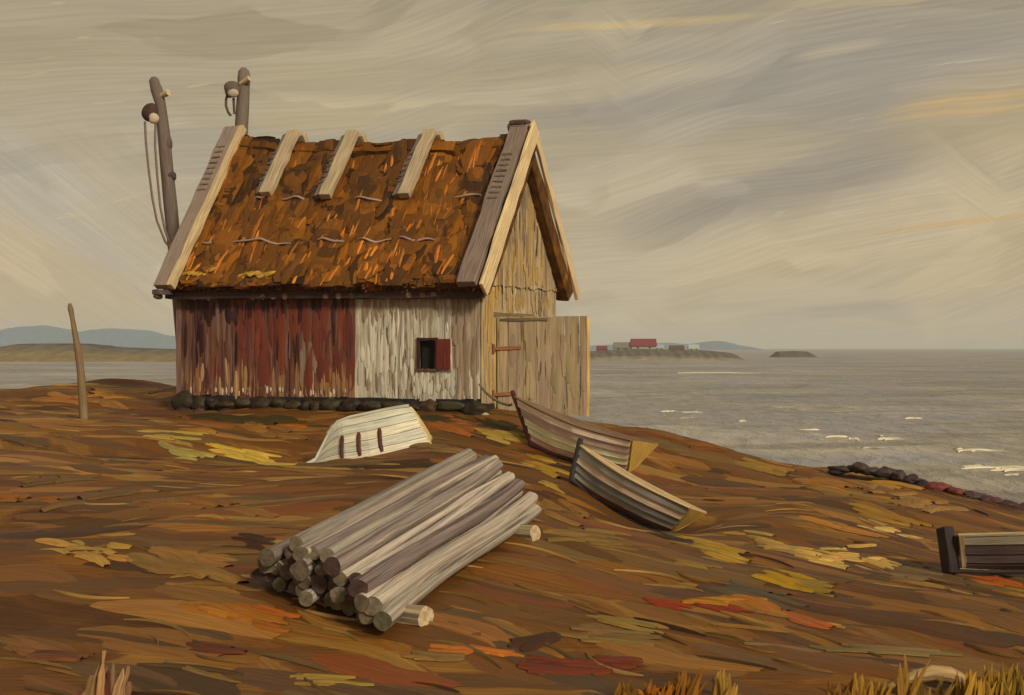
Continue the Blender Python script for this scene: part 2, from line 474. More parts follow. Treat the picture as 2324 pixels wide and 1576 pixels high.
def build_heath():
    parts = []
    # scattered cover
    N = 1250
    Y = 6.5 + 36 * rng.random(N * 3) ** 1.15
    X = (rng.random(N * 3) - .5) * 2 * (Y * .36 + 2.2)
    z = H(X, Y)
    keep = (z > -3.9)
    X, Y = X[keep][:N], Y[keep][:N]
    n = len(X)
    l1, l2, l3 = lump(X, Y, 1.2, 3), lump(X, Y, .8, 4), lump(X, Y, 2.2, 5)
    ci = np.empty(n, int)
    u = rng.random(n)
    w = np.tile(PW0, (n, 1))
    w[:, 5] *= np.exp(1.2 * l1); w[:, 9] *= np.exp(1.4 * l1); w[:, 10] *= np.exp(1.2 * l2); w[:, 2] *= np.exp(-1.0 * l1); w[:, 8] *= np.exp(-l1)
    w[:, 6] *= np.exp(l3); w[:, 4] *= np.exp(l3)
    nearm = Y < 9.6
    w[nearm, 6] *= 2; w[nearm, 8] *= 2.0; w[nearm, 2] *= 1.6
    far = (Y > 27) & (X < -6); w[far, 5] *= 6; w[far, 7] *= 2; w[far, 2] *= .3; w[far, 8] *= .3
    w = np.cumsum(w, 1); w /= w[:, -1:]
    ci = (u[:, None] > w).sum(1)
    col = PAL[np.clip(ci, 0, len(PAL) - 1)] * (1 + .13 * rng.standard_normal((n, 1))) * (1 + .05 * rng.standard_normal((n, 3)))
    ang = np.interp(X, [-6, -2, 2, 5], [-.40, -.45, -.8, -1.15]) * np.interp(Y, [18, 28], [1, .45]) + .38 * lump(X, Y, 3.0, 8) + .15 * rng.standard_normal(n)
    length = rng.uniform(.5, 2.0, n) * np.interp(Y, [8, 14, 30], [.8, 1.0, 1.25])
    width = np.minimum(length * rng.uniform(.2, .5, n), .6)
    height = width * rng.uniform(.012, .035, n) * np.interp(Y, [8, 20, 30], [.9, 1.2, 1.6])
    # keep the pile, boats and hut footprint clear of high growth
    curv = rng.normal(0, .35, n)
    c = np.stack([X, Y], 1)
    def laid(P3, *a, **k):
        V_, Q_, U_, C_ = strokes_arrays(*P3, *a, **k)
        rise = V_[:, 2] - np.repeat(P3[0].reshape(-1, 3)[:, 2], 5)
        V_[:, 2] = H(V_[:, 0], V_[:, 1]) + rise
        return V_, Q_, U_, C_
    parts.append(laid(ground_strokes(c, ang, length, width, height, curv), width, height, np.clip(col, .003, .8), sink=.004, prof_pow=.36))
    # fine dry stems over it
    n = 520
    Y = 6.8 + 26 * rng.random(n) ** 1.2; X = (rng.random(n) - .5) * 2 * (Y * .36 + 1.5)
    ok = H(X, Y) > -3.4
    X, Y = X[ok], Y[ok]; n = len(X)
    ang = np.interp(X, [-6, -2, 2, 5], [-.40, -.45, -.8, -1.15]) * np.interp(Y, [18, 28], [1, .45]) + .38 * lump(X, Y, 3.0, 8) + .2 * rng.standard_normal(n)
    length = rng.uniform(.25, .9, n); width = rng.uniform(.012, .035, n); height = width * .5 + .008
    pc = np.array([galb(*q) for q in ((118, 92, 66), (132, 102, 64), (60, 38, 22), (108, 78, 46), (92, 70, 58))])
    col = pc[rng.choice(5, n, p=[.26, .22, .12, .26, .14])] * (1 + .15 * rng.standard_normal((n, 1)))
    parts.append(laid(ground_strokes(np.stack([X, Y], 1), ang, length, width, height, rng.normal(0, .5, n)), width, height, np.clip(col, .003, .8), sink=-.004))
    # noticeable patches: px, py, spread x, spread y, count, blade length px, blade thickness px, tilt (deg, + goes down to the right), colour
    PT = [
        (560, 1036, 60, 12, 8, 75, 17, 14, (196, 164, 82)), (505, 1018, 25, 4, 3, 55, 10, 12, (198, 150, 30)), (420, 1028, 55, 14, 5, 66, 18, 16, (162, 142, 92)),
        (395, 988, 65, 8, 7, 62, 11, 4, (172, 144, 84)), (455, 978, 30, 6, 4, 50, 12, 8, (150, 105, 52)), (575, 975, 50, 12, 7, 58, 16, 12, (148, 102, 50)), (600, 958, 90, 8, 8, 70, 14, 4, (66, 56, 24)),
        (480, 948, 50, 8, 5, 60, 12, 4, (62, 52, 24)), (1020, 972, 35, 9, 6, 60, 14, 16, (148, 84, 36)), (1050, 955, 25, 5, 3, 45, 9, 14, (138, 80, 40)), (1000, 955, 70, 6, 6, 55, 10, 6, (60, 50, 24)), (1120, 965, 45, 8, 6, 52, 10, 18, (54, 44, 20)),
        (645, 968, 30, 5, 3, 50, 9, 2, (170, 92, 30)), (630, 990, 60, 8, 6, 55, 12, 8, (138, 98, 56)),
        (1140, 994, 50, 9, 6, 55, 14, 14, (160, 134, 72)), (1245, 1062, 38, 14, 7, 52, 16, 22, (166, 130, 46)), (1255, 1103, 18, 6, 3, 32, 9, 20, (160, 128, 60)), (1010, 1020, 60, 10, 5, 60, 14, 4, (120, 92, 66)),
        (1285, 1165, 40, 14, 6, 66, 18, 16, (136, 98, 52)), (1330, 1222, 70, 12, 7, 90, 18, 6, (128, 98, 56)), (1420, 1240, 60, 10, 4, 80, 14, 10, (120, 86, 48)),
        (1610, 1250, 55, 14, 7, 85, 20, 22, (168, 134, 54)), (1650, 1268, 40, 10, 4, 70, 16, 28, (150, 120, 60)), (1590, 1290, 55, 10, 5, 60, 14, 12, (134, 104, 58)),
        (1770, 1240, 55, 16, 9, 55, 16, 32, (182, 146, 98)), (1850, 1262, 60, 12, 10, 52, 15, 14, (194, 152, 100)), (1930, 1262, 50, 14, 9, 52, 15, 4, (198, 158, 106)), (1990, 1285, 24, 12, 5, 50, 14, 26, (188, 148, 96)), (1720, 1222, 25, 10, 4, 45, 12, 24, (160, 124, 78)),
        (2030, 1205, 45, 10, 8, 34, 10, 12, (190, 160, 122)), (2075, 1222, 30, 5, 3, 30, 9, 10, (176, 146, 108)), (1985, 1185, 20, 6, 3, 28, 8, 20, (170, 140, 104)),
        (1790, 1320, 40, 14, 7, 72, 18, 24, (172, 132, 26)), (1850, 1345, 35, 12, 4, 66, 15, 28, (150, 122, 54)), (1830, 1310, 25, 6, 3, 50, 11, 20, (182, 146, 32)),
        (1640, 1365, 50, 8, 5, 85, 18, 4, (172, 118, 38)), (1720, 1378, 45, 8, 5, 95, 18, 18, (168, 106, 42)), (1820, 1408, 35, 8, 4, 95, 14, 18, (170, 88, 38)), (1880, 1420, 40, 5, 3, 80, 11, 6, (160, 118, 68)),
        (1520, 1372, 30, 6, 4, 55, 11, 12, (140, 50, 26)), (1625, 1385, 25, 4, 2, 58, 9, 16, (136, 48, 24)), (1668, 1384, 20, 4, 2, 52, 8, 14, (134, 50, 26)),
        (1700, 1350, 70, 10, 5, 110, 16, 16, (88, 76, 64)), (2270, 1322, 40, 8, 5, 66, 13, 10, (168, 88, 32)), (2255, 1314, 15, 4, 2, 38, 8, -6, (176, 66, 28)), (2290, 1340, 40, 8, 3, 60, 12, 14, (150, 110, 40)),
        (1320, 1520, 80, 18, 9, 120, 24, 2, (106, 46, 30)), (1400, 1512, 40, 10, 3, 90, 18, 4, (110, 50, 32)), (490, 1475, 45, 12, 5, 95, 22, 4, (100, 52, 36)), (130, 1495, 60, 10, 5, 110, 20, 2, (108, 66, 46)),
        (545, 1398, 60, 10, 6, 95, 20, 14, (156, 96, 28)), (590, 1392, 40, 7, 4, 85, 12, 12, (168, 92, 30)), (470, 1388, 45, 8, 4, 70, 14, 18, (146, 96, 32)), (620, 1425, 40, 8, 3, 70, 14, 14, (150, 88, 26)),
        (1075, 1482, 60, 8, 5, 105, 16, 6, (182, 104, 38)), (1110, 1490, 40, 6, 2, 80, 12, 6, (150, 92, 40)), (205, 1252, 65, 14, 7, 78, 19, 14, (172, 132, 76)), (270, 1268, 40, 10, 3, 60, 15, 10, (160, 118, 66)), (400, 1290, 110, 22, 6, 130, 24, 14, (140, 102, 58)), (470, 1250, 60, 12, 3, 100, 18, 2, (116, 84, 52)),
        (65, 1136, 50, 8, 4, 68, 16, 2, (152, 92, 26)), (420, 1145, 90, 14, 6, 110, 18, 8, (134, 90, 46)), (540, 1160, 60, 8, 3, 90, 13, 8, (138, 96, 52)), (235, 1120, 90, 14, 6, 90, 18, -10, (108, 80, 58)), (120, 1090, 60, 10, 4, 70, 14, -6, (104, 76, 54)),
        (260, 892, 110, 9, 10, 80, 14, 4, (166, 114, 50)), (345, 898, 45, 7, 5, 62, 13, 4, (182, 128, 46)), (190, 912, 70, 8, 5, 80, 13, 10, (150, 100, 48)), (110, 905, 50, 8, 4, 70, 12, -4, (150, 98, 44)), (370, 938, 60, 9, 7, 75, 12, 2, (92, 58, 40)), (330, 955, 60, 6, 4, 70, 10, 4, (112, 82, 60)),
        (1735, 1065, 50, 11, 6, 66, 15, 14, (148, 112, 58)), (1850, 1092, 60, 10, 6, 70, 14, 10, (156, 108, 54)), (1990, 1092, 70, 9, 7, 70, 13, 16, (160, 122, 62)), (2070, 1135, 60, 16, 8, 75, 16, 24, (146, 108, 56)), (1960, 1130, 70, 12, 6, 80, 15, 12, (142, 104, 56)), (1880, 1105, 20, 6, 2, 50, 11, 16, (176, 104, 34)),
        (2050, 1180, 60, 8, 4, 85, 15, 16, (150, 110, 54)), (1920, 1200, 60, 8, 3, 80, 10, 14, (168, 110, 52)), (1600, 1010, 60, 8, 5, 70, 11, 12, (112, 68, 30)), (1450, 985, 70, 6, 5, 70, 9, 8, (118, 66, 28)), (1480, 968, 40, 4, 3, 60, 7, 8, (150, 110, 52)),
        (1750, 1300, 60, 10, 4, 90, 15, 16, (100, 70, 40)), (2150, 1310, 80, 12, 6, 90, 15, 14, (104, 80, 64)), (2060, 1300, 60, 12, 5, 70, 14, 18, (120, 98, 78)), (750, 1548, 55, 9, 4, 105, 18, 4, (152, 126, 66)), (960, 1500, 60, 8, 3, 100, 15, 2, (128, 100, 64)),
        (2000, 1480, 130, 12, 6, 130, 16, 4, (124, 104, 80)), (1420, 1425, 60, 12, 5, 90, 18, 10, (140, 112, 66)), (1380, 1450, 80, 14, 5, 110, 18, 4, (124, 98, 64)), (560, 1230, 40, 12, 4, 50, 14, 10, (64, 40, 34)), (1215, 1460, 45, 10, 4, 85, 15, -18, (66, 38, 24)),
        (900, 1062, 90, 8, 5, 110, 14, -2, (62, 40, 18)), (1330, 1070, 60, 8, 6, 80, 13, 10, (54, 34, 18)), (1560, 1228, 60, 8, 5, 90, 14, 20, (58, 38, 24)), (1250, 1130, 40, 10, 3, 60, 14, 20, (80, 48, 20)),
    ]
    cs, an, le, wi, he, co = [], [], [], [], [], []
    for (px, py, sx, sy, cnt, bl, bt, tilt, colr) in PT:
        g0 = ground_at(px, py)
        # local ground frame: metres per survey unit sideways and in depth
        gx = ground_at(px + 20, py); gy = ground_at(px, py + 8)
        ppm = F / g0[1]
        t0 = math.radians(tilt)
        e0 = ground_at(px - 45 * math.cos(t0), py - 45 * math.sin(t0)); e1 = ground_at(px + 45 * math.cos(t0), py + 45 * math.sin(t0))
        ev = e1 - e0; a_main = math.atan2(np.clip(ev[1], -1.4 * abs(ev[0]), 1.4 * abs(ev[0])), ev[0])
        for k in range(int(cnt * 1.5)):
            a, b = rng.normal(0, .55), rng.normal(0, .6)
            q = ground_at(px + a * sx, py + b * sy + a * sx * math.tan(math.radians(tilt)) * .6)
            ang_ = a_main + rng.normal(0, .10)
            L_ = bl / ppm * rng.uniform(.8, 1.4) * (1 + .25 * abs(math.tan(a_main)))
            slope = max(.05, -q[2] / q[1])
            W_ = bt / ppm * rng.uniform(.8, 1.2)
            wd = min(W_ * .5 / slope, L_ * .30)
            cs.append(q[:2]); an.append(ang_); le.append(L_); wi.append(wd); he.append(W_ * .30); co.append(galb(*colr, k=rng.uniform(.64, .86)) * (1 + .05 * rng.standard_normal(3)))
    cs, an, le, wi, he, co = map(np.array, (cs, an, le, wi, he, co))
    parts.append(laid(ground_strokes(cs, an, le, wi, he, rng.normal(0, .3, len(cs))), wi, he, np.clip(co, .003, .8), sink=-.006, prof_pow=.26))
    V, Q, U, C = [], [], [], []
    b = 0
    for v, q, u_, c_ in parts:
        V.append(v); Q.append(q + b); U.append(u_); C.append(c_); b += len(v)
    o = np_mesh('dry_grass', np.vstack(V), np.vstack(Q), np.vstack(U), np.vstack(C), M['stroke'])
    tag(o, 'low ochre, brown and russet dry grass and heather covering the sloping heath', 'dry grass', kind='stuff')


# ------------------------------------------------------------------ hut
C0 = np.array([-0.62, 27.8]); C1 = np.array([-7.13, 30.6])
EX = (C0 - C1); HL = float(np.linalg.norm(EX)); EX /= HL
HZ = -1.25
HD = 4.0


def ridge_z(s): return float(np.interp(s, [-.5, 0, .5, 2, 4, 6, HL, HL + .4], [6.1, 6.08, 5.98, 5.80, 5.70, 5.62, 5.66, 5.7]))
def eave_z(s): return 2.58 - .08 * s / HL


TE = -.42   # eave overhang towards the viewer


def roof_pt(s, u, lift=0.0, back=False):
    """u 0 at the ridge, 1 at the eave"""
    z = ridge_z(s) + (eave_z(s) - ridge_z(s)) * u
    t = 2.0 + (TE - 2.0) * u
    sl = ridge_z(s) - eave_z(s); run = 2.0 - TE
    n = np.array([0, -sl, run]); n = n / np.linalg.norm(n)
    # a little belly in the old thatch
    z -= .10 * math.sin(math.pi * u)
    p = np.array([s, t, z]) + n * lift
    if back:
        p[1] = 4.0 - p[1]
    return p


def roof_n(s, back=False):
    sl = ridge_z(s) - eave_z(s); run = 2.0 - TE
    n = np.array([0, -sl, run]); n /= np.linalg.norm(n)
    if back: n[1] *= -1
    return n


def boards(mb, a0, a1, fn, zb, zt, nrm, cols, wr=(.13, .2), holes=(), thick=.03):
    """vertical boards between a0 and a1 along a wall; fn(a) gives the base point; zt may be a function"""
    cuts = sorted([a0, a1] + [q for h in holes for q in h[:2]])
    for c0, c1 in zip(cuts[:-1], cuts[1:]):
        a = c0
        while a < c1 - 1e-4:
            w = random.uniform(*wr)
            if c1 - a - w < wr[0] * .7: w = c1 - a
            m_ = a + w / 2
            spans = [(zb(m_), zt(m_))]
            for h in holes:
                if h[0] - 1e-4 <= m_ <= h[1] + 1e-4:
                    spans = [q for (lo, hi) in spans for q in ((lo, h[2]), (h[3], hi)) if q[1] - q[0] > .03]
            c = random.choice(cols)
            k = random.uniform(.85, 1.14)
            out = random.uniform(0, .014)
            for lo, hi in spans:
                p0 = fn(m_) + np.array(nrm) * out; p1 = p0.copy()
                p0[2] = lo + random.uniform(-.015, .015); p1[2] = hi
                d = fn(m_ + .1) - fn(m_)
                mb.plank(p0, p1, d, nrm, w - .006, thick, np.clip(np.array(c) * k, 0, .85), segs=6, jit=.0035)
            a += w


def build_hut():
    root = empty('fishing_hut', (C1[0], C1[1], HZ), math.atan2(EX[1], EX[0]),
                 'old thatched fishing hut with red and whitewashed board walls on dark stones', 'hut')
    # ---- long wall facing the viewer
    reds = [alb(104, 64, 47), alb(106, 67, 49), alb(96, 62, 50), alb(106, 76, 54), alb(106, 60, 44)]
    whites = [alb(178, 166, 138), alb(186, 172, 142), alb(170, 158, 130), alb(180, 168, 138)]
    greys = [alb(160, 140, 110), alb(150, 130, 104), alb(166, 148, 116)]
    zb = lambda a: .2 + .04 * math.sin(a * 2)
    zt = lambda a: 2.42
    fw = lambda a: np.array([a, 0.0, 0.0])
    m = MB(); boards(m, 0.0, 4.30, fw, zb, zt, (0, -1, 0), reds)
    rw = m.build('red_wall', M['redwall'], root); rw['label'] = 'faded red board wall with worn pale streaks'
    m = MB()
    boards(m, 4.30, 6.46, fw, zb, zt, (0, -1, 0), whites, holes=[(5.77, 6.13, .82, 1.40)])
    boards(m, 6.46, HL, fw, zb, zt, (0, -1, 0), greys)
    ww = m.build('white_wall', M['whitewall'], root); ww['label'] = 'whitewashed board wall with brown streaks'
    # corner post by the red wall
    m = MB(); m.plank((-.03, .02, .15), (-.03, .02, 2.4), (1, 0, 0), (0, 1, 0), .12, .12, alb(120, 88, 72), segs=6)
    m.build('corner_post', M['wood'], root)
    # window with its dark frame and red shutter
    m = MB()
    dk = alb(58, 34, 28)
    for p0, p1 in (((5.75, -.035, .79), (5.75, -.035, 1.43)), ((6.15, -.035, .79), (6.15, -.035, 1.43))):
        m.plank(p0, p1, (1, 0, 0), (0, -1, 0), .055, .05, dk, jit=.003)
    for z in (.80, 1.42):
        m.plank((5.72, -.038, z), (6.18, -.038, z), (0, 0, 1), (0, -1, 0), .05, .05, alb(92, 66, 52) if z < 1 else dk, jit=.003)
    win = m.build('window', M['wood'], root, bevel=.004)
    m = MB(); m.plank((5.76, .10, 1.11), (6.14, .10, 1.11), (0, 0, 1), (0, -1, 0), .6, .012, (0.006, .005, .004), jit=0)
    m.build('dark_pane', M['black'], win)
    m = MB()
    for k in range(2):
        m.plank((6.245 + k * .165, -.075 - k * .02, .82), (6.245 + k * .165, -.075 - k * .02, 1.42), (1, -.12, 0), (0, -1, 0), .16, .025, alb(108, 46, 32), jit=.003)
    sh = m.build('shutter', M['wood'], win, bevel=.004)
    m = MB(); m.plank((6.50, -.092, .80), (6.50, -.092, 1.43), (1, 0, 0), (0, -1, 0), .03, .03, alb(190, 160, 130), jit=.004)
    m.build('shutter_edge', M['wood'], win)
    # ---- gable wall
    och = [alb(166, 142, 102), alb(174, 150, 108), alb(156, 132, 96), alb(180, 154, 110), alb(160, 136, 100)]
    fg = lambda a: np.array([HL, a, 0.0])

    def under(a):   # height of the roof's underside over the gable
        q = a if a < 2.0 else 4.0 - a
        u = (2.0 - q) / (2.0 - TE)
        return ridge_z(HL) + (eave_z(HL) - ridge_z(HL)) * u - .42
    m = MB()
    boards(m, 0.02, HD, lambda a: fg(a) + np.array([.035, 0, 0]), lambda a: 2.50 + .02 * math.sin(a * 9), lambda a: under(a), (1, 0, 0), och, wr=(.12, .19))
    boards(m, 0.02, HD, fg, lambda a: -.12 if a < .6 else -.2, lambda a: 2.52, (1, 0, 0), [c * 1.08 for c in och], wr=(.12, .19), holes=[(.66, 2.5, -.3, 1.83)])
    gw = m.build('gable_wall', M['gable'], root); gw['label'] = 'ochre weathered gable boards in two tiers'
    # the far walls
    m = MB()
    boards(m, 0.02, HD, lambda a: np.array([0.0, a, 0.0]), lambda a: 0.1, lambda a: max(2.4, under(a) + .3), (-1, 0, 0), reds)
    boards(m, 0.0, HL, lambda a: np.array([a, HD, 0.0]), lambda a: 0.1, lambda a: 2.42, (0, 1, 0), reds)
    m.build('back_wall', M['redwall'], root)
    m = MB(); m.plank((.1, 2, -.15), (HL - .1, 2, -.15), (0, 1, 0), (0, 0, 1), 3.8, .05, alb(40, 30, 22), jit=0)
    m.build('earth_floor', M['black'], root)
    # door frame and open door leaf
    m = MB()
    m.plank((HL + .03, .62, -.15), (HL + .03, .62, 1.85), (0, 1, 0), (1, 0, 0), .10, .06, alb(186, 150, 88), jit=.006)
    m.plank((HL + .03, 2.55, -.15), (HL + .03, 2.55, 1.85), (0, 1, 0), (1, 0, 0), .10, .06, alb(150, 122, 80), jit=.006)
    m.plank((HL + .03, .55, 1.90), (HL + .03, 2.62, 1.90), (0, 0, 1), (1, 0, 0), .10, .06, alb(120, 96, 58), jit=.006)
    m.build('door_frame', M['wood'], root)
    hx, hy = HL + .07, .60
    oa = math.radians(60)
    dd = np.array([math.sin(oa), math.cos(oa), 0]); dn = np.array([math.cos(oa), -math.sin(oa), 0])
    m = MB()
    a = .02
    for w in (.22, .30, .27, .31, .26, .30, .16):
        c = random.choice([alb(146, 124, 84), alb(138, 116, 80), alb(142, 118, 86)])
        zt_ = 1.87 + random.uniform(-.012, .012)
        p = np.array([hx, hy, 0]) + dd * (a + w / 2) + dn * random.uniform(0, .01)
        m.plank(p + np.array([0, 0, -.02 - .11 * a / 1.9]), p + np.array([0, 0, zt_]), dd, dn, w - .012, .035, c * random.uniform(.95, 1.06), segs=6, jit=.003)
        a += w
    DW = a
    door = m.build('door', M['doorwood'], root)
    door['label'] = 'wide board door swung open, pale worn outer edge'
    m = MB()
    p = np.array([hx, hy, 0]) + dd * (DW + .02)
    m.plank(p + np.array([0, 0, -.13]), p + np.array([0, 0, 1.86]), dd, dn, .06, .05, alb(196, 152, 86), segs=8, jit=.007)
    m.build('door_edge_board', M['wood'], door)
    for z in (1.80,):
        m = MB()
        q0 = np.array([hx, hy, z]) + dd * .08 + dn * .035
        m.plank(q0, q0 + dd * .95 + np.array([0, 0, .015]), (0, 0, 1), dn, .05, .025, alb(92, 74, 44), jit=.006)  # dark strip across the top of the leaf
        m.build('door_cross_strip', M['wood'], door)
    for z in (.05,):
        m = MB()
        q0 = np.array([hx, hy, z]) - dn * .035 + dd * .05
        m.plank(q0, q0 + dd * 1.7, (0, 0, 1), dn, .1, .025, alb(130, 104, 70), jit=.004)
    m.build('door_cross_strip', M['wood'], door)
    for z, l in ((1.23, .50), (.31, .40)):
        m = MB()
        q0 = np.array([hx, hy, z]) + dn * .05
        m.plank(q0 - dd * .04, q0 + dd * l + np.array([0, 0, .02]), (0, 0, 1), dn, 0.065, .03, alb(134, 80, 44), segs=5, jit=.006, taper=.8)
        m.tube([q0 - dd * .05 + np.array([0, 0, -.09]), q0 - dd * .05 + np.array([0, 0, .09])], .03, alb(130, 76, 44), n=8)
        m.build('hinge', M['wood'], door)
    # ---- streaks of worn paint on the boards; top bands paint the eave shade
    def board_streaks(name, parent, fn, nrm, zones, mat):
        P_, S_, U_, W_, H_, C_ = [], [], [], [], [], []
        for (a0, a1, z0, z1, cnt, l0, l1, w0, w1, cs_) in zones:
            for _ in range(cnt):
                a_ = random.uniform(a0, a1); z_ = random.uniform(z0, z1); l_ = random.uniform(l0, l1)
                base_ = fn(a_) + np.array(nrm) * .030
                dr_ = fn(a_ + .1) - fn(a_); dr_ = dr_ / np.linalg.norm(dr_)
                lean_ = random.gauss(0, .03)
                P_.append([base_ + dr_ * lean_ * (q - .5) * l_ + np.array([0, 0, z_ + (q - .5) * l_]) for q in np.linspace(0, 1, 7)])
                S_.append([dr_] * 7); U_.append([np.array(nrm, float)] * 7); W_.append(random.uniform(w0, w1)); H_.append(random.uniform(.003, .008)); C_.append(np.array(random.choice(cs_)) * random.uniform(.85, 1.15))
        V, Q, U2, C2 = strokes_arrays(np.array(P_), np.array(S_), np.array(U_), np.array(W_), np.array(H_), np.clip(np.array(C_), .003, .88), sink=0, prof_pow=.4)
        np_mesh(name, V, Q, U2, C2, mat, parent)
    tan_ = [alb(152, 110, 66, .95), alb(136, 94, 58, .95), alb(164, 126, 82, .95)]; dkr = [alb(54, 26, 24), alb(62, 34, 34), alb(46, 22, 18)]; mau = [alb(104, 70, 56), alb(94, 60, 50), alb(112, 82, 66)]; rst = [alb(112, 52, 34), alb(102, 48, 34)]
    board_streaks('worn_paint_and_shade', rw, fw, (0, -1, 0), [(.1, 4.2, .9, 2.0, 20, .5, 1.1, .05, .16, mau), (1.6, 4.25, .7, 2.0, 40, .5, 1.1, .08, .24, rst), (.1, 4.2, 1.0, 1.9, 24, .4, 1.0, .03, .09, dkr), (.1, 4.25, 1.85, 2.25, 60, .2, .45, .05, .12, dkr),  # dense dark streaks at the wall top paint the eave's shadow
        (.3, 4.2, .42, .80, 26, .25, .7, .035, .10, tan_), (.2, 4.2, .28, .38, 26, .08, .16, .03, .06, [alb(196, 168, 136)]), (3.0, 3.5, .6, 1.1, 7, .5, .8, .08, .14, [alb(122, 100, 76)])], M['flake'])
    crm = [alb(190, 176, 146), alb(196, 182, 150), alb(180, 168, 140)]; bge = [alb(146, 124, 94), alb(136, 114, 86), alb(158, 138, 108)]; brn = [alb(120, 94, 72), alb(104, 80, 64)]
    board_streaks('worn_paint_and_shade', ww, fw, (0, -1, 0), [(4.4, 5.65, .6, 1.8, 34, .3, .8, .04, .11, crm), (4.4, 7.0, 1.85, 2.3, 62, .2, .45, .05, .11, bge), (4.5, 6.6, .35, .78, 30, .2, .45, .04, .10, bge + crm), (5.6, 6.5, .35, .72, 26, .15, .35, .05, .12, crm),  # greyish streaks highest on the wall put the eave shade into colour
        (4.4, 5.6, .5, 2.0, 14, .15, .5, .012, .03, brn), (5.2, 6.7, .35, .75, 14, .12, .35, .012, .03, brn), (6.55, 7.05, .4, 2.1, 26, .4, 1.0, .05, .13, bge), (6.35, 6.5, 1.55, 1.8, 4, .15, .28, .04, .06, crm)], M['flake'])
    yel = [alb(180, 138, 62, .85), alb(176, 142, 88, .85), alb(186, 154, 104, .85)]; bro = [alb(120, 98, 70), alb(134, 110, 78)]; drk = [alb(74, 50, 36), alb(92, 62, 40)]
    fg2 = lambda a: np.array([HL + .036, a, 0.0])
    board_streaks('worn_paint_and_shade', gw, fg2, (1, 0, 0), [(.75, 3.3, 2.6, 3.2, 46, .25, .6, .05, .13, yel), (1.3, 2.7, 3.1, 4.1, 22, .4, .9, .05, .13, yel + bro), (1.5, 2.5, 3.8, 4.9, 14, .4, .8, .08, .16, bro), (.8, 3.2, 2.6, 4.0, 12, .2, .5, .03, .06, drk)], M['flake'])
    board_streaks('worn_paint_and_shade', gw, lambda a: fg(a) + np.array([.004, 0, 0]), (1, 0, 0), [(.1, 3.6, 2.1, 2.4, 34, .2, .4, .06, .15, yel), (.05, .6, .2, 2.0, 18, .3, .9, .06, .14, yel), (2.6, 3.9, 2.0, 2.4, 14, .2, .4, .06, .12, bro)], M['flake'])
    fd = lambda a: np.array([hx, hy, 0]) + dd * a + dn * .0
    board_streaks('worn_paint_and_shade', door, fd, tuple(dn), [(.1, 1.8, .5, 1.3, 22, .4, .9, .06, .16, [alb(148, 124, 86), alb(136, 112, 84), alb(128, 110, 72)]), (.45, 1.75, .2, 1.7, 20, .2, .6, .012, .03, [alb(92, 74, 42), alb(82, 62, 36)])], M['flake'])
    # ---- foundation of dark field stones
    m = MB()
    m.plank((.02, .05, .05), (HL - .02, .05, .05), (0, 1, 0), (0, 0, 1), .2, .36, alb(34, 28, 26), segs=12, jit=.02)
    m.plank((HL - .02, .0, .0), (HL - .02, .62, .0), (1, 0, 0), (0, 0, 1), .16, .3, alb(40, 32, 28), segs=4, jit=.01)
    fnd = m.build('foundation', M['stone'], root)
    s = -.06; k = 0
    scol = [galb(56, 48, 42), galb(62, 52, 46), galb(44, 36, 32), galb(70, 50, 42), galb(58, 54, 46), galb(48, 38, 34)]
    while s < HL + .1:
        w = random.uniform(.22, .62); h = random.uniform(.09, .17)
        if k == 0: w, h = .5, .22
        m = MB()
        m.blob((s + w / 2, -.14, .05 + random.uniform(-.02, .04)), (w * .56, .17, h), scol[k % 6] * random.uniform(.4, .85), seed=k + 3, rough=.34)
        m.build('foundation_stone', M['stone'], fnd, smooth=True)
        if random.random() < .7:
            m = MB(); m.blob((s + w * .6, -.27, -.11 - .015 * s), (w * .38, .12, .085), scol[(k + 2) % 6] * .8, seed=k + 60, rough=.34)
            m.build('foundation_stone', M['stone'], fnd, smooth=True)
        s += w * .97; k += 1
    m = MB(); m.blob((HL + .12, -.1, -.10), (.12, .10, .11), alb(170, 150, 108), seed=91, rough=.2)
    m.build('foundation_stone', M['stone'], fnd, smooth=True)
    # ---- eave beam and rafter ends
    m = MB()
    m.plank((-.22, -.14, 2.36), (HL + .12, -.14, 2.28), (0, 1, 0), (0, 0, 1), .24, .15, alb(66, 46, 36), segs=22, jit=.014)
    eb = m.build('eave_beam', M['wood'], root, bevel=.012)
    for s_ in (.55, .9, 2.0, 2.25, 2.5, 2.78, 3.75, 4.05, 4.35, 5.65, 5.95, 6.2):
        m = MB()
        m.tube([(s_, .1, 2.33), (s_, -.26, 2.31 - .004 * s_)], [.055, .062], alb(118, 84, 62) * random.uniform(.7, 1.2), n=10, jit=.1)
        m.build('rafter_end', M['wood'], eb, smooth=False)
    # ---- roof
    nS, nU = 60, 30
    S0, S1 = -.24, HL + .265
    lump_ = lambda s, u: .05 * math.sin(s * 3.1 + u * 5) + .04 * math.sin(s * 7.3 - u * 9 + 1) + .025 * math.sin(s * 13 + u * 21)
    vs, fs, uv = [], [], []

    def idx(i, j, k): return (k * (nU + 1) + j) * (nS + 1) + i
    for k, (back, lift) in enumerate(((False, 0), (False, -.34), (True, 0), (True, -.34))):
        for j in range(nU + 1):
            for i in range(nS + 1):
                s = S0 + (S1 - S0) * i / nS; u = j / nU
                vs.append(roof_pt(s, u, lift + (lump_(s, u) if lift == 0 and 0 < j else lump_(s, 0) * .5), back))
                uv.append((s, u * 4))
    for k in range(4):
        fl = k in (0, 3)
        for j in range(nU):
            for i in range(nS):
                f = (idx(i, j, k), idx(i, j + 1, k), idx(i + 1, j + 1, k), idx(i + 1, j, k))
                fs.append(f if fl else f[::-1])
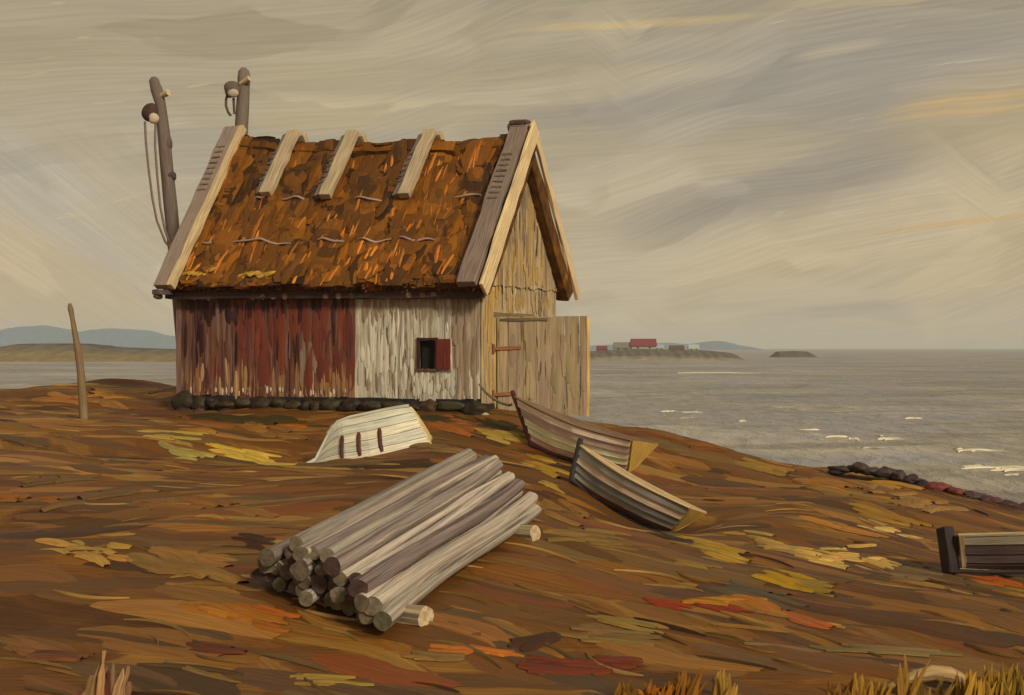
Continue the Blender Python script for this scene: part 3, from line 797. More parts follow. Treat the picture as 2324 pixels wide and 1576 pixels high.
    for a, b in ((0, 1), (2, 3)):
        for i in range(nS): fs.append((idx(i, nU, a), idx(i, nU, b), idx(i + 1, nU, b), idx(i + 1, nU, a)))
        for j in range(nU):
            fs.append((idx(0, j, a), idx(0, j, b), idx(0, j + 1, b), idx(0, j + 1, a)))
            fs.append((idx(nS, j, a), idx(nS, j + 1, a), idx(nS, j + 1, b), idx(nS, j, b)))
    for i in range(nS): fs.append((idx(i, 0, 0), idx(i + 1, 0, 0), idx(i + 1, 0, 2), idx(i, 0, 2)))
    m = MB(); m.add(vs, fs, uv, galb(84, 54, 20))
    roof = m.build('roof', M['thatchbase'], root, smooth=False)
    roof['label'] = 'rust brown thatch in worn courses'
    # straw of the thatch: courses of blades down the slope
    pal = .78 * np.array([galb(*c) for c in ((108, 66, 16), (120, 72, 14), (134, 82, 18), (92, 56, 18), (70, 42, 18), (162, 96, 24), (196, 120, 48), (54, 32, 18), (112, 72, 26))])
    for back in (False, True):
        N = 1200 if not back else 600
        s = rng.uniform(S0 + .30, S1 - .42, N); u = rng.random(N) ** .9 * .98
        L_ = rng.uniform(.5, 1.2, N)
        W_ = rng.uniform(.18, .6, N)
        lm = lump(s, u * 4, .8, 21)
        p = np.tile(np.array([.30, .26, .13, .14, .03, .085, .05, .008, .03]), (N, 1))
        p[:, 5] *= np.exp(1.3 * lm); p[:, 6] *= np.exp(1.6 * lm); p[:, 7] *= np.exp(-1.3 * lm); p[:, 4] *= np.exp(-lm)
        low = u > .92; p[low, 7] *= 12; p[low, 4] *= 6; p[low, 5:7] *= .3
        # bright worn tips at the foot of each course
        tip = (((u > .52) & (u < .70)) | ((u > .76) & (u < .92)) | ((u > .12) & (u < .26))); p[tip, 6] *= 2.4; p[tip, 5] *= 1.8
        for s_d in (.95, 2.45, 4.35, 6.75):  # darker straw left of the ridge boards paints their cast shade
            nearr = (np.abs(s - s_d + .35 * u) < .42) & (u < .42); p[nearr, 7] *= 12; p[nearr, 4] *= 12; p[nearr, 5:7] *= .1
        p = np.cumsum(p, 1); p /= p[:, -1:]
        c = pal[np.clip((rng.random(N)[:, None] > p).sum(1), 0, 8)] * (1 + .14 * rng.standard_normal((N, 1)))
        bright = c[:, 0] > pal[5, 0] * .9
        W_[bright] = rng.uniform(.03, .09, bright.sum()); L_[bright] *= .75
        n = 7
        path = np.zeros((N, n, 3)); up = np.zeros((N, n, 3)); side = np.zeros((N, n, 3))
        lean = rng.normal(.02, .10, N)
        for i in range(N):
            nn = roof_n(s[i], back)
            ul = L_[i] / 4.3
            for j in range(n):
                w_ = j / (n - 1)
                uu = u[i] + (w_ - .5) * ul
                ss = s[i] + lean[i] * (w_ - .5) * L_[i]
                lift = .004 + .012 * w_ + .012 * bright[i]
                q = roof_pt(min(max(ss, S0), S1), min(max(uu, 0), 1.02), lift + lump_(ss, uu), back)
                path[i, j] = q; up[i, j] = nn; side[i, j] = (1, 0, 0)
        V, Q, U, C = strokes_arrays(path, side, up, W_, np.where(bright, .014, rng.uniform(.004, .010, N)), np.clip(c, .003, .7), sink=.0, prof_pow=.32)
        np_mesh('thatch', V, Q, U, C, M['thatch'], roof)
    # fringe of straw along the eave
    N = 420
    s = rng.uniform(S0, S1 - .1, N); n = 5
    path = np.zeros((N, n, 3)); up = np.zeros((N, n, 3)); side = np.zeros((N, n, 3)); side[..., 0] = 1
    for i in range(N):
        L0 = random.uniform(.06, .20)
        q0 = roof_pt(s[i], .97, -random.uniform(0, .22)); nn = roof_n(s[i])
        dn_ = roof_pt(s[i], 1.0) - roof_pt(s[i], .9); dn_ /= np.linalg.norm(dn_)
        for j in range(n):
            path[i, j] = q0 + dn_ * L0 * j / (n - 1); up[i, j] = nn
    c = pal[rng.choice(9, N, p=[.1, .08, .05, .2, .2, .03, .02, .25, .07])] * (1 + .2 * rng.standard_normal((N, 1)))
    V, Q, U, C = strokes_arrays(path, side, up, rng.uniform(.03, .09, N), rng.uniform(.01, .03, N), np.clip(c, .003, .5), sink=0, prof_pow=.4)
    np_mesh('eave_fringe', V, Q, U, C, M['thatch'], roof)
    # pale tuft of loose straw low on the thatch
    for N, lo_, hi_ in ((20, 1.65, 2.5), (9, .3, 1.1)):
        path = np.zeros((N, 5, 3)); up = np.zeros((N, 5, 3)); side = np.zeros((N, 5, 3))
        for i in range(N):
            s_ = lo_ + (hi_ - lo_) * (i + .5) / N; u_ = random.uniform(.92, .945)
            for j in range(5):
                path[i, j] = roof_pt(s_ + .2 * (j / 4 - .5), u_ + .01 * math.sin(j), .07 + lump_(s_, u_)); up[i, j] = roof_n(s_)
                side[i, j] = (0, -.5, -.86)
        V, Q, U, C = strokes_arrays(path, side, up, rng.uniform(.06, .10, N), np.full(N, .025), np.tile(galb(176, 138, 72), (N, 1)) * rng.uniform(.6, 1.0, (N, 1)), sink=0)
        np_mesh('loose_straw', V, Q, U, C, M['thatch'], roof)
    # binding rods pinned across the thatch
    for (sa, sb, u_) in ((1.05, 1.45, .40), (1.95, 2.75, .40), (3.75, 4.6, .41), (6.0, 6.65, .395), (.35, .8, .70), (1.15, 2.6, .70), (3.3, 3.9, .705), (4.2, 4.95, .69), (5.2, 5.95, .70)):
        m = MB(); pts = []
        for j in range(9):
            w_ = j / 8; s_ = sa + (sb - sa) * w_
            pts.append(roof_pt(s_, u_ + .007 * math.sin(w_ * 7 + sa), .06 + lump_(s_, u_)))
        m.tube(pts, [.012 + .020 * math.sin(math.pi * (j + .4) / 8.8) for j in range(9)], alb(150, 122, 100), n=7)
        m.build('binding_rod', M['wood'], roof, smooth=True)
    # ridge riders: crossed boards straddling the ridge
    for s_, bl in ((1.62, .385), (3.13, .40), (5.02, .40)):
        m = MB()
        tilt = -.10
        pf0 = roof_pt(s_, -.035, .16); pf1 = roof_pt(s_ + tilt, bl, .14)
        m.plank(pf0, pf1, (1, 0, 0), roof_n(s_), .27, .16, alb(170, 146, 108), segs=7, jit=.010)
        pb0 = roof_pt(s_ + .10, -.03, .15, True); pb1 = roof_pt(s_ + .05, bl, .14, True)
        m.plank(pb0, pb1, (1, 0, 0), roof_n(s_, True), .25, .15, alb(176, 150, 108), segs=7, jit=.010)
        rr = m.build('ridge_rider', M['wood'], root, bevel=.015)
        m = MB()
        q0 = roof_pt(s_ - .20, -.02, .10); q1 = roof_pt(s_ + tilt - .22, bl * .97, .08)
        m.plank(q0, q1, np.array([1, 0, 0]) + roof_n(s_) * .35, roof_n(s_), .19, .12, alb(120, 106, 88), segs=7, jit=.010)  # added darker plank standing in for the rider's shaded left face
        m.build('shaded_side_board', M['wood'], rr, bevel=.012)
        for j in range(6):
            m = MB(); q = q0 + (q1 - q0) * (.34 + .09 * j) + roof_n(s_) * .07
            m.plank(q + np.array([-.09, 0, 0]), q + np.array([.07, 0, 0]), q1 - q0, roof_n(s_), .05, .03, alb(92, 78, 68), segs=3, jit=.008)
            m.build('board_cleat', M['wood'], rr, bevel=.008)
    # verge boards on both roof ends
    for s0, wd, name_c, ext in ((-.02, .38, alb(136, 114, 94), .05), (HL + .0, .40, alb(124, 104, 86), .05)):
        for back in (False, True):
            m = MB()
            p0 = roof_pt(s0, -.055 if s0 > 1 else -.03, .10, back); p1 = roof_pt(s0 - (.02 if s0 < 1 else .03), 1.035, .10, back)
            m.plank(p0, p1, (1, 0, 0), roof_n(s0, back), wd, .16, name_c, segs=12, jit=.010)
            vb = m.build('verge_board', M['wood'], root, bevel=.015)
            if back and s0 > 1:
                vb.location = (-.07, 0, 0)
            if not back:
                m = MB()   # narrow pale strip added as the lit inner edge of the far beam
                e = wd / 2 + .02 if s0 < 1 else None
                if e:
                    m.plank(p0 + np.array([e + .05, 0, 0]) + roof_n(s0) * .0, p1 + np.array([e, 0, 0]), (1, 0, 0), roof_n(s0), .13, .17, alb(188, 160, 112), segs=12, jit=.010)
                    m.build('lit_edge_strip', M['wood'], vb, bevel=.012)
                for j in range(9):   # saw cuts / pegs across the board
                    m = MB(); q = p0 + (p1 - p0) * (.10 + .035 * j + (.12 if s0 > 1 else .04)) + roof_n(s0) * .09
                    m.plank(q + np.array([-wd * .34, 0, 0]), q + np.array([wd * .22, 0, 0]), p1 - p0, roof_n(s0), .045, .03, name_c * .62, segs=3, jit=.008)
                    m.build('board_cleat', M['wood'], vb, bevel=.008)
    # bright bargeboards on the gable, dark thatch end behind them
    for back in (False, True):
        m = MB()
        sg = HL + .30
        p0 = roof_pt(sg, -.045 if not back else -.05, -.02 if not back else .08, back); p1 = roof_pt(sg, 1.045 if not back else 1.06, -.02 if not back else .08, back)
        dv = p1 - p0; dv /= np.linalg.norm(dv)
        nn = np.cross(dv, (1, 0, 0))
        p0[0] = p1[0] = sg
        m.plank(p0, p1, nn, (1, 0, 0), 0.36 if not back else .23, .07, alb(210, 178, 124) if not back else alb(204, 172, 122), segs=12, jit=.011)
        m.build('bargeboard', M['wood'], root, bevel=.01)
    m = MB()   # cap over the peak
    m.plank((HL - .20, 2.0, ridge_z(HL) + .27), (HL + .20, 2.0, ridge_z(HL) + .27), (0, 1, 0), (0, 0, 1), .26, .10, alb(84, 64, 50), segs=3, jit=.012)
    m.build('ridge_cap', M['wood'], root, bevel=.03)
    m = MB()   # carved tail of the far verge
    q = roof_pt(-.12, 1.04, -.02)
    m.plank(q + np.array([-.18, 0, -.02]), q + np.array([.2, 0, -.02]), (0, 1, 0), (0, 0, 1), .2, .10, alb(96, 74, 62), segs=3, jit=.012)
    m.blob(q + np.array([-.08, -.02, -.11]), (.11, .07, .06), alb(86, 66, 56), seed=5)
    m.build('verge_tail', M['wood'], root)


# ------------------------------------------------------------------ poles, stake
def build_poles():
    base = P(436, 940, 34.0); top = P(349, 178, 34.0)
    o = empty('hoist_pole', base, 0, 'taller leaning grey hoisting pole with pulley and two long ropes, beside the roof end', 'pole', 'hoisting poles behind the hut')
    off = lambda px, py, d=34.0: P(px, py, d) - base
    pts = [off(436, 950), off(415, 760), off(396, 560), off(388, 470), off(379, 385), off(371, 300), off(364, 235), off(356, 205), off(349, 180), off(348, 174)]
    m = MB(); m.tube(pts, [.19, .18, .165, .165, .15, .14, .12, .135, .11, .05], alb(104, 88, 72), n=14, jit=.16)
    m.blob(off(381, 325), (.11, .11, .2), alb(92, 78, 64), seed=4); m.blob(off(386, 400), (.15, .14, .14), alb(70, 58, 48), seed=9)
    pole = m.build('pole', M['wood'], o, smooth=True)
    m = MB(); m.tube([off(366, 217, 33.95), off(382, 209, 33.85)], [.06, .085], alb(190, 164, 118), n=10); m.build('collar', M['wood'], o, smooth=True)
    m = MB(); m.blob(off(341, 255, 33.9), (.20, .16, .22), alb(70, 48, 38), seed=2, rough=.12); pul = m.build('pulley', M['wood'], o, smooth=True)
    m = MB(); m.blob(off(349, 268, 33.72), (.12, .09, .13), alb(186, 164, 130), seed=8, rough=.14); m.build('pulley_cheek', M['wood'], pul, smooth=True)
    for path in (((329, 275), (331, 320), (337, 380), (346, 450), (356, 500), (375, 548), (392, 568)), ((353, 280), (352, 330), (357, 400), (364, 470), (374, 520), (388, 560))):
        m = MB(); m.tube([off(x, y, 33.75) for x, y in path], .028, alb(122, 98, 78), n=8); m.build('rope', M['rope'], o, smooth=True)
    base2 = P(546, 940, 35.0)
    o = empty('hoist_pole', base2, 0, 'shorter upright grey pole with a single pulley, rising behind the thatched ridge', 'pole', 'hoisting poles behind the hut')
    off = lambda px, py, d=35.0: P(px, py, d) - base2
    pts = [off(546, 950), off(546, 600), off(548, 290), off(551, 240), off(553, 200), off(554, 175), off(553, 160), off(553, 153)]
    m = MB(); m.tube(pts, [.19, .18, .16, .155, .14, .15, .12, .05], alb(110, 94, 76), n=14, jit=.15); m.build('pole', M['wood'], o, smooth=True)
    m = MB(); m.tube([off(545, 190, 34.9), off(566, 177, 34.78)], [.05, .075], alb(180, 156, 116), n=10); m.build('collar', M['wood'], o, smooth=True)
    m = MB(); m.blob(off(528, 202, 34.85), (.20, .15, .21), alb(96, 80, 64), seed=12, rough=.12); pul = m.build('pulley', M['wood'], o, smooth=True)
    m = MB(); m.blob(off(530, 211, 34.68), (.14, .08, .10), alb(170, 150, 120), seed=18, rough=.14); m.build('pulley_cheek', M['wood'], pul, smooth=True)
    for path in (((517, 212), (513, 225), (513, 240), (518, 254), (524, 262)), ((530, 222), (531, 240), (532, 258))):
        m = MB(); m.tube([off(x, y, 34.8) for x, y in path], .032, alb(84, 70, 58), n=8); m.build('rope', M['rope'], o, smooth=True)
    g = ground_at(190, 950)
    d = g[1]
    m = MB(); pts = [P(191, 958, d), P(188, 900, d), P(184, 850, d), P(178, 800, d), P(170, 755, d), P(164, 720, d), P(160, 700, d), P(158, 688, d)]
    m.tube([p - g for p in pts], [.09, .085, .075, .07, .055, .045, .055, .03], alb(122, 98, 64), n=10, jit=.12)
    o = m.build('wooden_stake', M['wood'], None, smooth=True); o.location = g
    tag(o, 'thin leaning wooden stake standing alone on the grassy bank by the far water', 'stake')


# ------------------------------------------------------------------ boats
class Hull:
    def __init__(s, L, B, Hh, bow_h=1.35, tb=.7, tz=.25, flare=.62, rake=.28, stern_rake=.16, rocker=.12):
        s.__dict__.update(locals())
    def beam(s, u): return s.B / 2 * (np.interp(u, [0, .12, .3, .55, .8, 1], [.02, .36, .74, 1, .94, s.tb]))
    def sheer(s, u): return s.Hh * (1 + (s.bow_h - 1) * (1 - u) ** 2.2 + .05 * u ** 3)
    def keel(s, u): return s.rocker * s.Hh * ((1 - min(u / .35, 1)) ** 2 * 1.5) + s.tz * s.Hh * max(0, (u - .7) / .3) ** 2 * .4
    def pt(s, u, v, sd, off=0.0):
        b = s.beam(u); k = s.keel(u); h = s.sheer(u)
        y = b * (v ** s.flare) if u < .999 else b * (v ** (s.flare * 1.0))
        # finer sections at the ends
        fine = np.interp(u, [0, .3, .8, 1], [1.3, .75, .72, 1.15])
        y = b * v ** fine
        z = k + (h - k) * (v ** 1.25)
        x = s.L * u - s.rake * (1 - u) ** 3 * (v ** 1.3) + s.stern_rake * u ** 6 * v
        return np.array([x, sd * (y + off), z])


def build_boat(label, A, Bp, roll, hp, cols, name='rowing_boat', group=None, mats=None, thwarts=2, flip=False, ribs=0, stemc=None, transc=None, inc=None, cat='boat', stem_up=.12):
    A = np.array(A, float); Bp = np.array(Bp, float)
    L = np.linalg.norm(Bp - A)
    hl = Hull(L, **hp)
    xa = Vector((Bp - A) / L)
    up = Vector((0, 0, 1))
    ya = up.cross(xa).normalized(); za = xa.cross(ya)
    R = Matrix((xa, ya, za)).transposed()
    R = R @ Matrix.Rotation(roll, 3, 'X')
    root = empty(name, A, 0, label, cat, group)
    root.rotation_euler = R.to_euler()
    nU = 22; ns = len(cols)
    m = MB()
    us = np.linspace(0, 1, nU + 1)
    for sd in (-1, 1):
        for j in range(ns):
            v0, v1 = j / ns, (j + 1) / ns
            vs, uv = [], []
            ov = random.uniform(0, 50)
            for u in us:
                vs += [hl.pt(u, v0, sd, .032 if j else .006), hl.pt(u, v0 * .35 + v1 * .65, sd, .014), hl.pt(u, v1, sd, .006)]
                uv += [(u * L + ov, ov), (u * L + ov, ov + .08), (u * L + ov, ov + .13)]
            fs = []
            for i in range(nU):
                for k in range(2):
                    a = i * 3 + k
                    f = (a, a + 3, a + 4, a + 1)
                    fs.append(f if sd < 0 else f[::-1])
            # the overlap step under each strake
            m.add(vs, fs, uv, cols[j] * random.uniform(.92, 1.08))
            if j:
                vs2 = []; fs2 = []
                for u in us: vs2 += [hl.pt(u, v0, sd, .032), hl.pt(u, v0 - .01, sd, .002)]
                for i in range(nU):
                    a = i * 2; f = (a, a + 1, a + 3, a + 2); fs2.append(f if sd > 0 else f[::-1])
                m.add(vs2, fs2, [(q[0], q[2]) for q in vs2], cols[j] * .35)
        # inside skin
        vs, uv, fs = [], [], []
        for u in us:
            for k in range(6):
                vs.append(hl.pt(u, k / 5, sd, -.018)); uv.append((u * L, k * .09))
        for i in range(nU):
            for k in range(5):
                a = i * 6 + k; f = (a, a + 1, a + 7, a + 6); fs.append(f if sd < 0 else f[::-1])
        m.add(vs, fs, uv, inc if inc is not None else cols[-1])
    hull = m.build('hull', M['hull'], root, smooth=False)
    # gunwales
    for sd in (-1, 1):
        m = MB()
        pts = [hl.pt(u, 1.0, sd, .004) for u in us]
        for i in range(nU):
            pass
        m.tube(pts, .024, (inc if inc is not None else cols[-1]) * 1.05, n=6)
        m.build('gunwale', M['wood'], root, smooth=True)
    # stem
    sc = stemc if stemc is not None else cols[0] * .6
    m = MB()
    pts = [hl.pt(.22, 0, 1) * [1, 0, 1] + [0, 0, -.02]]
    for v in (0, .2, .4, .6, .8, 1.0):
        q = hl.pt(0, v, 1); q[1] = 0; q[0] -= .025; pts.append(q)
    q = pts[-1] + (pts[-1] - pts[-2]) / np.linalg.norm(pts[-1] - pts[-2]) * stem_up
    pts.append(q)
    m.tube(pts, [.03, .05, .055, .055, .05, .05, .048, .04], sc, n=8, jit=.06)
    m.build('stem', M['wood'], root, smooth=True)
    # keel
    m = MB(); m.tube([hl.pt(u, 0, 1) * [1, 0, 1] + [0, 0, -.02] for u in np.linspace(.15, 1, 8)], .028, sc, n=6); m.build('keel', M['wood'], root, smooth=True)
    # transom
    m = MB()
    prof = [hl.pt(1, v, 1) for v in np.linspace(0, 1, 9)]
    outl = [np.array([p[0], -p[1], p[2]]) for p in prof[::-1]] + prof[1:]
    n = len(outl)
    vs = [p + np.array([.028, 0, 0]) for p in outl] + [p - np.array([.015, 0, 0]) for p in outl]
    cidx = len(vs)
    cen = sum(outl) / n
    cen[0] = np.mean([p[0] for p in outl])
    fs = [tuple(range(n))] + [tuple(range(2 * n - 1, n - 1, -1))] + [(i, i + n, (i + 1) % n + n, (i + 1) % n) for i in range(n)]
    m.add(vs, fs, [(p[2] * 1.0, p[1]) for p in vs], transc if transc is not None else cols[-1])
    tr = m.build('transom', M['hull'], root)
    for k in range(thwarts):
        u = (.42, .72, .9)[k]
        a = hl.pt(u, .72, -1, -.02); b = hl.pt(u, .72, 1, -.02)
        m = MB(); m.plank(a, b, (1, 0, 0), (0, 0, 1), .2, .03, inc if inc is not None else cols[-1]); m.build('thwart', M['wood'], root, bevel=.006)
    return root, hl, hull


def build_boats():
    # upturned pale boat in front of the hut
    pale = [alb(196, 184, 152), alb(178, 170, 142), alb(202, 188, 150), alb(186, 176, 146), alb(204, 190, 154)]
    A = P(705, 1050, 23.0); B = P(928, 1006, 23.1)
    A[2] += .02; B[2] += .06
    root, hl, hull = build_boat('overturned cream white rowing boat with three dark red strips, in front of the hut', A, B, math.pi + .18,
                                dict(B=1.15, Hh=.60, bow_h=1.0, tb=.78, rake=.18, stern_rake=.2, rocker=.62, tz=.1), pale, thwarts=0, stemc=alb(176, 168, 140), transc=alb(206, 178, 116), inc=alb(80, 66, 48), stem_up=.0)
    # an upturned hull rests on its gunwales: lift by its depth
    root.location = root.location + Vector((0, 0, .56))
    for u in (.30, .46, .66):
        m = MB()
        for sd in (1,):
            pts = [hl.pt(u + .012 * math.sin(v * 6), v, sd, .035) for v in np.linspace(.40, .88, 7)]
            m.tube(pts, [.022, .036, .032, .036, .03, .034, .024], alb(84, 44, 36), n=7)
        m.build('rib_strip', M['wood'], root, smooth=True)
    g = ground_at(948, 1006)
    m = MB(); m.tube([(-.09, -.16, .05), (.02, .02, .06), (.16, .5, .06)], .07, alb(176, 156, 116), n=12, jit=.1)
    o = m.build('roller_log', M['logend'], None, smooth=False); o.location = g
    tag(o, 'short pale round log under the stern of the overturned boat', 'log')
    # clinker boat beside the door
    cl = [alb(116, 80, 66, 1.3), alb(156, 120, 96, 1.7), alb(196, 164, 122, 2.0), alb(192, 160, 122, 2.0), alb(150, 124, 106, 1.7), alb(178, 154, 126, 1.9)]
    A = P(1206, 1020, 25.8); B = P(1420, 1080, 24.6)
    build_boat('reddish brown clinker rowing boat with pale yellow transom, stem by the open door', A, B, math.radians(-7),
               dict(B=.98, Hh=.62, bow_h=1.38, tb=.92, rake=.60, stern_rake=.22, rocker=.10, tz=.2), cl, stemc=alb(74, 34, 28), transc=alb(188, 146, 66), inc=alb(120, 92, 66), group='boats lying on the heath')
    # dark boat in front of it
    dk = [alb(92, 58, 48, 1.3), alb(112, 102, 86, 1.4), alb(98, 92, 78, 1.4), alb(154, 130, 100, 1.6), alb(108, 100, 82, 1.5)]
    A = P(1296, 1100, 20.8); B = P(1516, 1212, 19.9)
    build_boat('dark tarred rowing boat with yellow transom and pale inside, lower one of the pair', A, B, math.radians(-13),
               dict(B=.74, Hh=.46, bow_h=1.26, tb=.80, rake=.12, stern_rake=.26, rocker=.10, tz=.2), dk, stemc=alb(52, 46, 42), transc=alb(192, 150, 68), inc=alb(176, 146, 100), group='boats lying on the heath', thwarts=1, stem_up=.1)
    # dark boat at the edge of the view
    A = P(2168, 1300, 16.1); A[2] += .02
    d = np.array([1.0, .10, .0]); B = A + d / np.linalg.norm(d) * 2.9
    B[2] = A[2] + .0
    dk2 = [alb(56, 40, 34), alb(60, 46, 40), alb(52, 34, 28), alb(110, 98, 74)]
    root, hl, _ = build_boat('black brown rowing boat cut off by the picture edge, upright dark stem post', B, A, math.radians(14),
                             dict(B=.62, Hh=.37, bow_h=1.25, tb=.55, rake=.3, stern_rake=.0, rocker=.1, tz=.2), dk2, stemc=alb(46, 34, 30), transc=alb(70, 46, 36), inc=alb(150, 130, 92), thwarts=1)
    m = MB(); L = hl.L
    m.plank((L + .05, 0, -.03), (L + .07, 0, .50), (0, 1, 0), (1, 0, 0), .24, .13, alb(50, 40, 36), segs=5, jit=.008)
    m.build('stern_post', M['wood'], root, bevel=.02)
    m = MB(); m.plank((L - .03, .16, .02), (L - .02, .20, .38), (1, 0, 0), (0, 1, 0), .05, .05, alb(118, 92, 58), segs=4, jit=.006)
    m.build('edge_board', M['wood'], root, bevel=.01)
    # mooring line from the hut corner to the stem
    m = MB()
    pts = [P(1089, 872, 27.5), P(1094, 880, 27.3), P(1106, 893, 27.0), P(1122, 906, 26.5), P(1140, 915, 26.1), P(1156, 919, 25.75), P(1164, 916, 25.6)]
    m.tube(pts, .026, alb(120, 108, 84), n=8)
    o = m.build('mooring_rope', M['rope'], None, smooth=True)
    tag(o, 'slack mooring rope running from the hut corner to the boat stem', 'rope')


# ------------------------------------------------------------------ pile of poles
ORD = ('first', 'second', 'third', 'fourth', 'fifth', 'sixth', 'seventh', 'eighth', 'ninth', 'tenth', 'eleventh', 'twelfth')


def build_pile():
    # ground line of the outer (boat side) edge and the inner edge of the stack
    fr0, bk0 = np.array([-.90, 9.90]), np.array([.22, 14.45])
    fr1, bk1 = np.array([-1.93, 10.95]), np.array([-.72, 15.6])
    nb = 12
    dia = .120
    lays = [('bottom layer', 12, 0.0, 0), ('second layer', 11, .5, 1), ('third layer', 9, 1.6, 2), ('top layer', 5, 4.0, 3)]
    cols = [alb(178, 158, 130), alb(162, 146, 120), alb(196, 172, 134), alb(142, 124, 106), alb(186, 166, 138), alb(126, 106, 92), alb(168, 154, 132), alb(118, 98, 84)]
    for nm, cnt, off, lay in lays:
        for i in range(cnt):
            f = (off + i) / (nb - 1)
            f = min(f, 1.04)
            r = dia / 2 * random.uniform(.85, 1.28)
            a = fr0 + (fr1 - fr0) * f; b = bk0 + (bk1 - bk0) * f
            dr = (b - a) / np.linalg.norm(b - a)
            a = a + dr * random.uniform(-.10, .10); b = b + dr * random.uniform(-.12, .12)
            za = Hs(*a) + .06 + dia * .5 + lay * dia * .84 + random.uniform(-.012, .012)
            zb_ = Hs(*b) + .06 + dia * .5 + lay * dia * .84 + random.uniform(-.012, .012)
            pa = np.array([a[0], a[1], za]); pb = np.array([b[0], b[1], zb_])
            m = MB()
            sw = np.array([-dr[1], dr[0], 0])
            pts = [(pb - pa) * t + sw * (.03 * math.sin(t * 4.4 + i * 2.3 + lay)) + np.array([0, 0, .016 * math.sin(t * 6 + i * 2)]) for t in np.linspace(0, 1, 9)]
            tp_ = random.uniform(.78, .98)
            c = random.choice(cols if f > .5 else cols[:5] + cols[3:5] + cols[5:6])
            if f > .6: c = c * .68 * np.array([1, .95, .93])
            m.tube(pts, [r * (1 + (tp_ - 1) * t) for t in np.linspace(0, 1, 9)], c, n=14, jit=.13, cap_mi=1, cap_col=random.choice([alb(104, 90, 66), alb(90, 76, 58), alb(70, 50, 42), alb(112, 98, 72), alb(82, 74, 50)]))  # end colours darkened to hold the shade on the pole ends
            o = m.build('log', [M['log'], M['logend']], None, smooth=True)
            for p_ in o.data.polygons:
                if p_.material_index == 1: p_.use_smooth = False
            o.location = pa
            tag(o, 'weathered grey pole, %s of the stack, %s from the side facing the boats' % (nm, ORD[i]), 'log', 'poles stacked in a low pile')
    # bearers under the stack
    for k, (px, py, lab) in enumerate(((958, 1408, 'short bearer log poking out below the near end of the pole stack'), (1208, 1212, 'short bearer log poking out below the far end of the pole stack'))):
        g = ground_at(px, py + 16)
        dr = np.array([-.80, .60, 0])
        m = MB()
        m.tube([np.array([.03, -.02, .075]), dr * .5 + [0, 0, .065], dr * 1.5 + [0, 0, .05]], [.085, .08, .07], alb(168, 144, 104), n=12, jit=.16, cap_mi=1, cap_col=alb(182, 156, 112))
        o = m.build('bearer_log', [M['log'], M['logend']], None, smooth=False)
        o.location = g
        tag(o, lab, 'log', 'bearers under the pole stack')


M['log'] = paint_mat('bark_stripped_pole_material', 'UV', (.6, 30, 1), .6, 1.3, bump=.9, bdist=.018, rough=.65,
                     patches=[(alb(82, 62, 56), (.35, 18, 1), .54, .64, .8), (alb(208, 184, 146), (.4, 12, 1), .58, .68, .5)])


